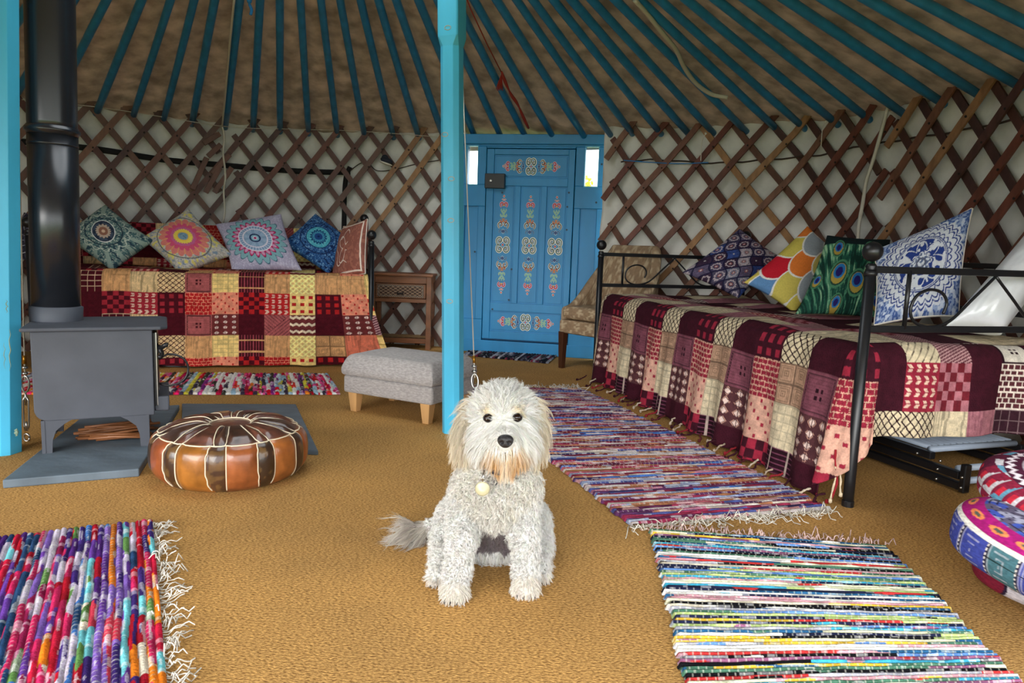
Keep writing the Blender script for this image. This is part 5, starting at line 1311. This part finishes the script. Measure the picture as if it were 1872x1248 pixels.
for b in (0, KW): g = G(); g.box(K0 + kv * .012 + kn * b + up * .06, (.024, .032, .11), RK); g.make('end_bracket', M['black'], fb, bevel=.004)
g = G()
for z in (.025, .065, .10):
    for a in (.012, .12): g.ball(K0 + kv * (a + (.1 if z > .09 else 0)) - kn * .016 + up * z, .006, 8)
g.make('bolt', M['steel'], fb, smooth=True)

# ---------------------------------------------------------------- stacked floor cushions
def floorpat(kind, th, z, r, x, y):
    sh = th.shape
    if kind == 'triangles':
        u = (x / .075); w = (y / .075 + 50); i, j = np.floor(u), np.floor(w); fx, fy = u - i, w - j; tri = (fx > fy) ^ ((i + j) % 2 == 0); h = hash1(i * 7 + j * 31, 4)
        p = Pt(sh, (120, 26, 48)).put(tri, (196, 190, 196)).put(tri & (h > .7), (90, 130, 160)).put((np.hypot(fx - .5, fy - .5) < .16), (176, 50, 70)).put(np.abs(fx - fy) < .06, (40, 26, 50))
        return p.c
    if kind == 'ikat':
        p = Pt(sh, (110, 30, 56)); u = th * 10; 
        p.put(r < .97, (150, 40, 66)); q = (th * .30) / .045; w = z / .05 + 40; i, j = np.floor(q), np.floor(w); fx, fy = q - i, w - j
        h = hash1(i * 7 + j * 31, 4); tri = (fx > fy); p = Pt(sh, (128, 30, 56)).put(tri, (198, 194, 200)).put((h > .7) & tri, (96, 150, 176)).put(h < .25, (84, 24, 50)).put((np.abs(fx - .5) < .18) & (np.abs(fy - .5) < .2), (190, 40, 60))
        top = r < .82; zig = .70 + .05 * np.abs(((th * 9) % 1) - .5) * 2
        p.put(top, (70, 24, 48)).put(top & (np.abs(r - zig - .04) < .022), (226, 214, 222)).put(r < .68, (176, 166, 176)).put((r < .66) & (np.abs(((th * 7) % 1) - .5) < .3) & (r > .54), (170, 40, 66)).put(r < .52, (150, 26, 60)).put((r < .46) & (np.abs(((th * 4) % 1) - .5) < .22) & (r > .3), (220, 110, 60))
        return p.c
    # blue: bands round the side, dense doodles on top
    q = (th * .30) / .085 + 20; i = np.floor(q); fx = q - i; hh_ = hash1(i, 2)
    pal = np.array([(58, 78, 168), (70, 110, 120), (110, 80, 60), (190, 186, 180), (60, 70, 150), (90, 120, 130)], float); c = pal[(hh_ * 5.99).astype(int)]
    fz = (z % .13) / .13; b = np.maximum(np.abs(fx - .5), np.abs(fz - .45) * 1.0)
    c = np.where(((b * 9) % 1 < .3)[..., None], c * .4 + np.array((120, 116, 120.)), c); c = np.where((fx < .10)[..., None], np.array((40, 36, 60.)), c); c = np.where(((fx < .07) & ((z * 90) % 1 < .6))[..., None], np.array((222, 214, 206.)), c)
    d = Pt(sh, (88, 82, 104)).put(vnoise(x, y, 6, 60) > .55, (150, 150, 170)).put(vnoise(x, y, 8, 42) > .72, (64, 84, 170)).put(np.abs(np.sin(r * 60 + 2 * np.sin(th * 5))) < .16, (34, 30, 56)).c
    m = Pt(sh, (160, 24, 110)).put(np.hypot((((th * 3.4) % 1) - .5) * .8, (r - .88) * 9) < .28, (226, 130, 80)).put(np.hypot((((th * 3.4) % 1) - .5) * .8, (r - .88) * 9) < .14, (84, 90, 80)).c
    out = np.where((r < .80)[..., None], d, c); out = np.where(((r >= .80) & (r < .96) & (z > .02))[..., None], m, out)
    return np.where((np.abs(r - .962) < .012)[..., None], np.array((226, 222, 214.)), out)
def floor_cushion(c, rx, h, kind, label, tilt=(0, 0), e=3.2, rot=0.0, grp='patterned floor cushions stacked at the right'):
    nth, nk = 420, 130; th = np.linspace(0, 2 * math.pi, nth + 1); ph_ = np.linspace(-math.pi / 2, math.pi / 2, nk); T, Ph = np.meshgrid(th, ph_, indexing='ij')
    sup = (np.abs(np.cos(T)) ** e + np.abs(np.sin(T)) ** e) ** (-1 / e); cp = np.cos(Ph); sp = np.sin(Ph)
    rr = np.abs(cp) ** .42; zz = np.sign(sp) * np.abs(sp) ** .75
    rr_n = rr; x = rx * sup * rr * np.cos(T); y = rx * sup * rr * np.sin(T); z = h / 2 * zz
    dent = .018 * (vnoise(np.cos(T) * 2 + 4, np.sin(T) * 2 + 4 + zz, 3) - .5) - .02 * np.exp(-(rr / .12) ** 2)
    z = z + dent * (sp > 0); x = x * (1 + .03 * (vnoise(T * 2, zz * 2, 6) - .5)); 
    rtop = np.where(sp > 0, rr, 2 - rr)
    col = lin(fabric_mul(floorpat(kind, T, z + .2, np.where(sp > -.3, rr, 1.2) if kind != 'triangles' else rr, x + .5, y + .5), T * 40, z * 400, 2, .12))
    P = np.stack([x, y, z], -1) @ Rz(rot).T
    ax, ay = tilt; Rx = np.array([[1, 0, 0], [0, math.cos(ax), -math.sin(ax)], [0, math.sin(ax), math.cos(ax)]]); Ry = np.array([[math.cos(ay), 0, math.sin(ay)], [0, 1, 0], [-math.sin(ay), 0, math.cos(ay)]])
    P = P @ (Ry @ Rx).T + np.asarray(c)
    g = G(); g.sheet(P, col); o = g.make('floor_cushion', M['cush'], smooth=True, origin=c); return tag(o, label, 'floor cushion', grp)
b_ = fl(1794, 1085, .06); floor_cushion((b_[0] + .38, b_[1] + .08, .06), .27, .115, 'triangles', 'red and white triangle-patterned floor cushion, bottom of the stack at right', rot=.5)
b_ = fl(1738, 1032, .19); floor_cushion((b_[0] + .40, b_[1] + .08, .18), .27, .16, 'blue', 'blue and magenta patterned floor cushion, middle of the stack at right', rot=.35, tilt=(.10, .04))
b_ = fl(1788, 915, .31); floor_cushion((b_[0] + .385, b_[1] + .08, .285), .25, .12, 'ikat', 'red, white and grey patterned floor cushion, top of the stack at right', rot=.2, tilt=(.22, -.08))

# ---------------------------------------------------------------- the dog
from mathutils.bvhtree import BVHTree
WHITE, CREAM, TAN_, GREYB = (250, 248, 242), (238, 226, 206), (204, 142, 72), (128, 116, 118)
BL = []                                          # blobs: centre, radii, rotation, region
def blob(c, r, reg, R=None): BL.append((np.asarray(c, float), np.asarray((r, r, r) if np.isscalar(r) else r, float), np.eye(3) if R is None else np.asarray(R), reg))
def limb(pts, rs, reg, n=7):
    P = np.array(pts, float)
    for i in range(len(P) - 1):
        for t in np.linspace(0, 1, n, endpoint=(i == len(P) - 2)): blob(P[i] * (1 - t) + P[i + 1] * t, rs[i] * (1 - t) + rs[i + 1] * t, reg)
# trunk
limb([at(900, 1000, 2.06), at(903, 955, 2.00), at(905, 912, 1.90)], [.088, .095, .098], 'belly', 6)
blob(at(905, 902, 1.875), (.108, .09, .080), 'chest')
blob(at(906, 880, 1.885), (.098, .088, .085), 'chest')
limb([at(907, 870, 1.90), at(915, 815, 1.90)], [.082, .072], 'neck', 5)
blob(at(872, 890, 1.86), .062, 'chest'); blob(at(942, 888, 1.86), .062, 'chest')
# head
HC = at(920, 762, 1.875)
blob(HC, (.080, .085, .072), 'crown')
blob(at(920, 748, 1.87), (.070, .075, .060), 'crown')
blob(at(920, 785, 1.83), (.076, .07, .056), 'cheek')
blob(at(893, 806, 1.80), .040, 'cheek'); blob(at(950, 806, 1.80), .040, 'cheek')
limb([at(921, 796, 1.80), at(923, 806, 1.745)], [.042, .029], 'muzzle', 5)
blob(at(910, 824, 1.765), (.026, .03, .022), 'beard'); blob(at(938, 824, 1.765), (.026, .03, .022), 'beard'); blob(at(924, 840, 1.775), (.028, .03, .020), 'beard')
blob(at(898, 752, 1.80), (.020, .016, .012), 'brow'); blob(at(941, 751, 1.80), (.020, .016, .012), 'brow')
# ears
limb([at(866, 742, 1.89), at(853, 775, 1.87), at(850, 810, 1.85), at(853, 824, 1.845)], [.024, .025, .025, .016], 'ear', 6)
limb([at(972, 740, 1.89), at(981, 775, 1.87), at(979, 806, 1.85), at(975, 820, 1.845)], [.024, .024, .024, .016], 'ear', 6)
# front legs
def zed(x, y, z, ): return fl(x, y, z)
pL, pR = fl(831, 1080, .028), fl(962, 1070, .028)
limb([at(858, 905, 1.86), at(848, 965, 1.835), pL + np.array([.010, .055, .105]), pL + np.array([.002, .030, .03])], [.050, .036, .027, .026], 'leg', 8)
limb([at(948, 905, 1.86), at(954, 965, 1.84), pR + np.array([-.006, .055, .105]), pR + np.array([-.002, .030, .03])], [.050, .036, .027, .026], 'leg', 8)
for p in (pL, pR):
    blob(p + np.array([0, .015, -.004]), (.034, .036, .024), 'paw')
    for dx_, dy_ in ((-.022, .004), (-.008, -.008), (.008, -.008), (.022, .004)): blob(p + np.array([dx_, dy_ - .006, -.010]), (.0115, .017, .014), 'paw')
# haunches and hind feet
hL, hR = fl(804, 1052, .022), fl(984, 1046, .022)
blob(at(833, 972, 2.02), (.052, .085, .078), 'thigh'); blob(at(968, 970, 2.02), (.052, .085, .078), 'thigh')
limb([at(828, 990, 2.0), hL + np.array([.006, .08, .02]), hL], [.052, .030, .022], 'thigh', 6)
limb([at(972, 988, 2.0), hR + np.array([-.006, .08, .02]), hR], [.052, .030, .022], 'thigh', 6)
for p in (hL, hR):
    for dx_ in (-.02, -.007, .007, .02): blob(p + np.array([dx_, -.02 + abs(dx_) * .4, -.008]), (.010, .017, .012), 'paw')
blob(at(900, 1015, 1.96), (.075, .05, .03), 'lower')
# tail
tailp = [at(822, 1005, 2.10), at(792, 1000, 2.08), at(768, 985, 2.06), at(752, 968, 2.05), at(746, 955, 2.05)]
limb(tailp, [.030, .028, .024, .018, .010], 'tail', 5)

g = G()
for c, r, R, reg in BL:
    c = c.copy(); c[2] = max(c[2], r[2] * .92 + .002); g.ball(c, 1.0, 18, sc=tuple(r), R=R)
tmp = g.make('dog_form', M['skin'])
rm = tmp.modifiers.new('r', 'REMESH'); rm.mode = 'VOXEL'; rm.voxel_size = .0065
sm = tmp.modifiers.new('s', 'SMOOTH'); sm.factor = .5; sm.iterations = 6
dg = bpy.context.evaluated_depsgraph_get(); dg.update()
body = bpy.data.meshes.new_from_object(tmp.evaluated_get(dg)); body.name = 'dog_body'
bpy.data.objects.remove(tmp)
nv_ = len(body.vertices); BV = np.zeros(nv_ * 3); body.vertices.foreach_get('co', BV); BV = BV.reshape(-1, 3)
body.calc_loop_triangles(); nt = len(body.loop_triangles); TI = np.zeros(nt * 3, int); body.loop_triangles.foreach_get('vertices', TI); TI = TI.reshape(-1, 3)
bc = np.array([b[0] for b in BL]); br_ = np.array([b[1].mean() for b in BL]); regs = [b[3] for b in BL]
def region(P):
    out = []
    for i in range(0, len(P), 4000):
        d = np.linalg.norm(P[i:i + 4000, None] - bc[None], axis=2) - br_[None]; out.append(np.argmin(d, 1))
    return np.concatenate(out)
RI = region(BV)
def basecol(P, ri):
    reg = np.array(regs)[ri]; n = len(P); c = np.tile(np.array(WHITE, float), (n, 1))
    q = (P - cO); zc_ = q @ cF; px = W_ / 2 + FPX * (q @ cR) / zc_; py = H_ / 2 - FPX * (q @ cU) / zc_
    def mix(m, col): 
        nonlocal c; m = np.clip(m, 0, 1)[:, None]; c = c * (1 - m) + np.array(col, float) * m
    # colour belongs to the coat: stained beard, cream ears, darker belly and tail
    beard = (reg == 'beard') | (reg == 'muzzle')
    for bx_, by_ in ((903, 838), (945, 834)):
        ctr = at(bx_, by_, 1.76); d = np.linalg.norm((P - ctr) * np.array([1.0, .3, 1.0]), axis=1); mix(np.where(beard | (reg == 'cheek') | (reg == 'neck'), 1.4 - d / .026, 0) * .8, TAN_)
    mix(np.where(reg == 'ear', .8, 0), (230, 214, 186))
    mix(np.where(reg == 'ear', (HC[2] - .05 - P[:, 2]) / .10 * .5, 0), (226, 204, 170))
    for ex_, ey_ in ((891, 755), (947, 754)):
        e = at(ex_, ey_, 1.79); mix(1.0 - np.linalg.norm((P - e) * [1, .6, 1], axis=1) / .026, (238, 216, 176))
    mix(np.where((reg == 'belly') & (py > 935) & (np.abs(px - 901) < 62), 1.0, 0), GREYB)
    mix(np.where(reg == 'tail', .75, 0), (176, 166, 152))
    mix(np.where(reg == 'paw', .35, 0), (206, 190, 168))
    mix(np.where(reg == 'chest', .30, 0), CREAM)
    return c
bcol = basecol(BV, RI)
a = body.color_attributes.new('Col', 'FLOAT_COLOR', 'POINT'); a.data.foreach_set('color', np.concatenate([lin(bcol * .84), np.ones((nv_, 1))], 1).astype(np.float32).ravel())  # base under the fur darkened: shade between the locks put into its colour
body.polygons.foreach_set('use_smooth', [True] * len(body.polygons)); body.materials.clear(); body.materials.append(M['skin'])
dorg = np.array([HC[0] - .01, 1.85, 0]); BVl = BV - dorg
body.vertices.foreach_set('co', BVl.ravel()); body.update()
dog = link('dog', body); dog.location = dorg; dog['_o'] = [float(x) for x in dorg]
tag(dog, 'curly white dog sitting on the coir floor looking at the camera', 'dog')

bvh = BVHTree.FromPolygons([Vector(v) for v in BV], [tuple(int(i) for i in t) for t in TI])
def surf(x, y):
    d = ray(x, y); h = bvh.ray_cast(Vector(cO), Vector(d).normalized()); return np.array(h[0]), np.array(h[1])

# features
eyes = []
for (x, y), lab in (((892, 764), 'l'), ((946, 763), 'r')):
    p, nn1 = surf(x, y); d = nrm(cO - p); c = p + d * .006; eyes.append(c)
    g = G(); g.ball(c, .0116, 20); e = g.make('eye', M['eye'], dog, smooth=True)
    X = nrm(np.cross([0, 0, 1], d)); Z = np.cross(d, X); tt = np.linspace(0, 2 * math.pi, 25)
    g = G(); g.tube([c + d * .0045 + X * .0112 * math.cos(t) + Z * .0090 * math.sin(t) for t in tt], .0017, 6); g.make('eyelid', M['nose'], dog, smooth=True)
p, nn1 = surf(924, 806); nd = nrm(cO - p + np.array([0, 0, -.15])); NX = nrm(np.cross([0, 0, 1], nd)); NZ = np.cross(nd, NX); RN3 = basis(NX, nd, NZ)
nc = p + nd * .004
# one shaped nose: broad top, two nostrils, groove
th, ph2 = np.meshgrid(np.linspace(0, 2 * math.pi, 61), np.linspace(0.001, math.pi - .001, 41), indexing='ij')
x = np.sin(ph2) * np.cos(th); y = np.sin(ph2) * np.sin(th); z = np.cos(ph2)
X_ = x * .0195 * (1 + .18 * z); Z_ = z * .0165; Yv_ = y * .014
for sx in (-1, 1):
    d = np.hypot((X_ - sx * .0088) / .0042, (Z_ + .003) / .0042); Yv_ -= np.where(y > 0, .007 * np.exp(-d ** 2), 0)
Yv_ -= np.where(y > 0, .0018 * np.exp(-(X_ / .0012) ** 2) * (Z_ < .004), 0)
g = G(); g.sheet((np.stack([X_, Yv_, Z_], -1) @ RN3.T) + nc); g.make('nose', M['nose'], dog, smooth=True)
mp_, _ = surf(924, 829)
g = G(); m0, _ = surf(913, 833); m1, _ = surf(935, 833); f_ = nrm(cO - mp_) * .003
g.tube(bez([m0 + f_, mp_ + f_ * 1.5 + np.array([0, 0, .002]), m1 + f_], 14), .0016, 5); g.make('mouth', M['nose'], dog, smooth=True)

# fur: wavy locks, each a cluster of tapered hairs
def build_fur(name, nl, per, seed, weight, params):
    r = np.random.default_rng(seed)
    A_, B_, C_ = BV[TI[:, 0]], BV[TI[:, 1]], BV[TI[:, 2]]; cr = np.cross(B_ - A_, C_ - A_); ar = np.linalg.norm(cr, axis=1) / 2; tn_ = cr / (2 * ar[:, None] + 1e-12)
    cen = (A_ + B_ + C_) / 3; tri_reg = np.array(regs)[RI[TI[:, 0]]]
    wt = ar * np.array([weight.get(q, 0) for q in tri_reg]); vis = (tn_ * (cO - cen)).sum(1) / np.linalg.norm(cO - cen, axis=1)
    wt = wt * np.where(vis > -.35, 1, .35); wt = wt * (cen[:, 2] > .004)
    ti = r.choice(nt, nl, p=wt / wt.sum()); u, v_ = r.random(nl), r.random(nl); fl_ = u + v_ > 1; u[fl_] = 1 - u[fl_]; v_[fl_] = 1 - v_[fl_]
    P = A_[ti] * (1 - u - v_)[:, None] + B_[ti] * u[:, None] + C_[ti] * v_[:, None]; Nn = tn_[ti]; rg = tri_reg[ti]
    keep = np.ones(nl, bool)
    for e in eyes: keep &= np.linalg.norm(P - e, axis=1) > .0185
    keep &= np.linalg.norm(P - nc, axis=1) > .021
    P, Nn, rg = P[keep], Nn[keep], rg[keep]; n = len(P)
    prm = np.array([params[q] for q in rg], float)     # length, normal lift, curl amp, turns, lock radius, strand radius
    ln_, lift, amp, turns, lr, sr = prm.T
    ln_ = ln_ * r.uniform(.65, 1.3, n)
    # flow direction
    down = np.array([0, 0, -1.]); flow = np.tile(down, (n, 1)); fc_ = at(920, 772, 1.79)
    rad = P - fc_; rad[:, 1] *= .3; rad /= np.linalg.norm(rad, axis=1)[:, None] + 1e-9
    for q, wd, wr2 in (('crown', -.15, 1.0), ('cheek', .55, .9), ('muzzle', .5, 1.0), ('beard', 1.0, .35), ('brow', -.1, 1.0), ('ear', 1.0, .12)):
        m = rg == q; flow[m] = down * wd + rad[m] * wr2
    m = rg == 'crown'; flow[m] += np.array([0, .25, .15]) + r.normal(size=(m.sum(), 3)) * .35
    m = rg == 'tail'; flow[m] = np.array([-.55, 0, -.15]) + np.array([0, 0, -.8]) * ((P[m, 0] - P[m, 0].min()) / .1)[:, None]
    m = (rg == 'chest') | (rg == 'leg') | (rg == 'thigh') | (rg == 'neck') ; flow[m] += r.normal(size=(m.sum(), 3)) * .75
    m = (rg == 'lower'); flow[m] += r.normal(size=(m.sum(), 3)) * .2
    flow = flow - Nn * (flow * Nn).sum(1)[:, None] * .9; flow /= np.linalg.norm(flow, axis=1)[:, None] + 1e-9
    D = flow + Nn * lift[:, None]; D /= np.linalg.norm(D, axis=1)[:, None]
    # partings: part the fringe off the eyes and nose
    for e, rr in [(e, .022) for e in eyes] + [(nc, .030)]:
        dv = P - e; dist = np.linalg.norm(dv, axis=1); m = dist < rr; D[m] += dv[m] / dist[m][:, None] * 1.1; D[m] /= np.linalg.norm(D[m], axis=1)[:, None]; ln_[m] *= .55
    up_e = np.zeros(n, bool)
    for e in eyes: up_e |= (np.abs(P[:, 0] - e[0]) < .016) & (P[:, 2] > e[2]) & (P[:, 2] < e[2] + .03) & (P[:, 1] < HC[1])
    ln_[up_e] *= .45
    col = basecol(P, region(P)); col = col * r.uniform(.89, 1.05, (n, 1)) + r.normal(size=(n, 3)) * 2.0
    K = 8; t = np.linspace(0, 1, K)
    b1 = np.cross(D, r.normal(size=(n, 3))); b1 /= np.linalg.norm(b1, axis=1)[:, None]; b2 = np.cross(D, b1); ph_ = r.uniform(0, 6.28, n)
    Vs, Cs = [], []
    for k in range(per):
        a = r.uniform(0, 6.28, n); q = np.sqrt(r.random(n)) * lr; off = b1 * (q * np.cos(a))[:, None] + b2 * (q * np.sin(a))[:, None]
        l2 = ln_ * r.uniform(.8, 1.1, n); phk = ph_ + r.normal(size=n) * .35; tk = turns * r.uniform(.9, 1.1, n)
        ang = 2 * math.pi * tk[:, None] * t[None] + phk[:, None]; ramp = (t ** .7)[None] * amp[:, None]
        droop = down[None, None] * (.45 * t ** 2)[None, :, None] * l2[:, None, None] * .6
        pts = P[:, None] + D[:, None] * (t[None] * l2[:, None])[..., None] + droop + off[:, None] * (1 - .45 * t)[None, :, None] \
            + (b1[:, None] * np.cos(ang)[..., None] + b2[:, None] * np.sin(ang)[..., None]) * ramp[..., None] - (b1 * np.cos(phk)[:, None] + b2 * np.sin(phk)[:, None])[:, None] * ramp[..., None] * 0
        pts[..., 2] = np.maximum(pts[..., 2], .0025)
        T = np.gradient(pts, axis=1); T /= np.linalg.norm(T, axis=2)[..., None] + 1e-9
        ref = np.array([.31, .52, .79]); s1 = np.cross(T, ref); s1 /= np.linalg.norm(s1, axis=2)[..., None] + 1e-9; s2 = np.cross(T, s1)
        rad_ = sr[:, None] * (1.02 - .8 * t ** 1.5)[None]
        for j in range(3):
            an = j * 2 * math.pi / 3; Vs.append(pts + (s1 * math.cos(an) + s2 * math.sin(an)) * rad_[..., None])
        Cs.append(col * r.uniform(.95, 1.04, (n, 1)))
    V = np.array(Vs).reshape(per, 3, n, K, 3); V = V.transpose(0, 2, 3, 1, 4).reshape(-1, 3); ns = per * n
    basei = (np.arange(ns) * K * 3)[:, None, None]; kk_ = (np.arange(K - 1) * 3)[None, :, None]; j = np.arange(3)[None, None]; j2 = (j + 1) % 3
    F = np.stack([basei + kk_ + j, basei + kk_ + j2, basei + kk_ + 3 + j2, basei + kk_ + 3 + j], -1).reshape(-1, 4)
    Cc = np.repeat(lin(np.clip(np.concatenate(Cs), 0, 250)), K * 3, axis=0)
    me = bpy.data.meshes.new(name); me.vertices.add(len(V)); me.vertices.foreach_set('co', (V - dorg).astype(np.float32).ravel())
    me.loops.add(F.size); me.loops.foreach_set('vertex_index', F.astype(np.int32).ravel()); me.polygons.add(len(F))
    me.polygons.foreach_set('loop_start', (np.arange(len(F)) * 4).astype(np.int32)); 
    try: me.polygons.foreach_set('loop_total', np.full(len(F), 4, np.int32))
    except Exception: pass
    me.update(calc_edges=True); me.polygons.foreach_set('use_smooth', np.ones(len(F), bool))
    a = me.color_attributes.new('Col', 'FLOAT_COLOR', 'POINT'); a.data.foreach_set('color', np.concatenate([Cc, np.ones((len(Cc), 1))], 1).astype(np.float32).ravel())
    me.materials.append(M['fur']); o = link(name, me, dog); tag(o, kind='stuff'); return o
FP = dict(chest=(.024, .8, .0058, 1.35, .0032, .00062), belly=(.010, .35, .002, .8, .003, .0004), neck=(.028, .7, .004, 1.3, .003, .0005), crown=(.036, .8, .004, .8, .0034, .00045),
          cheek=(.034, .42, .003, .6, .003, .00042), muzzle=(.019, .42, .0012, .4, .0022, .00036), beard=(.034, .30, .0025, .6, .0028, .0004), brow=(.014, .6, .0015, .5, .002, .0004),
          ear=(.048, .22, .004, .9, .0042, .00045), leg=(.019, .85, .0050, 1.3, .0028, .00058), thigh=(.024, .8, .0056, 1.35, .0032, .0006), paw=(.014, .6, .002, .6, .002, .0004),
          lower=(.040, .35, .004, .8, .004, .0005), tail=(.075, .35, .005, .7, .004, .0005))
WT = dict(chest=1.0, belly=.7, neck=.7, crown=1.2, cheek=1.3, muzzle=1.6, beard=1.5, brow=1.5, ear=.9, leg=1.1, thigh=.85, paw=1.2, lower=.8, tail=.8)
build_fur('fur', 15500, 7, 5, WT, FP)
# collar, ring and tag
cc_ = at(910, 858, 1.80); g = G(); tt = np.linspace(0, 2 * math.pi, 41); nk = at(912, 856, 1.895)
g.tube([nk + np.array([.088 * math.cos(t), .092 * math.sin(t), .010 * math.sin(t)]) for t in tt], .009, 8); col_ = g.make('collar', M['collar'], dog, smooth=True)
p = at(909, 863, 1.755); g = G(); g.ball(p, .010, 10, sc=(1.5, .7, .8)); g.make('buckle', M['collar'], col_, smooth=True)
tp = at(882, 893, 1.735); g = G(); g.lathe([(0, -.003), (.015, -.003), (.0185, -.001), (.0185, .001), (.015, .003), (0, .003)], tp, 28, R=basis([1, 0, 0], [0, 0, 1], [0, -1, 0])); tg = g.make('tag_disc', M['tag'], col_, smooth=True)
g = G(); g.tube([tp + np.array([0, 0, .018]), tp + np.array([0.001, 0.004, .03]), tp + np.array([.002, .01, .044])], .0025, 6)
g.tube([tp + np.array([.0045 * math.cos(t), 0, .022 + .006 * math.sin(t)]) for t in np.linspace(0, 6.28, 13)], .0014, 5); g.make('tag_ring', M['steel'], col_, smooth=True)
# claws
g = G()
for p in (pL, pR, hL, hR):
    for dx_ in (-.022, -.008, .008, .022):
        q = p + np.array([dx_, -.026 + abs(dx_) * .3, -.016]); q[2] = max(q[2], .005); g.tube([q, q + np.array([0, -.007, -.001]), q + np.array([0, -.011, -.004])], [.0025, .0018, .0006], 6)
g.make('claws', M['nose'], dog, smooth=True)

for o in bpy.data.objects:
    if '_o' in o: del o['_o']
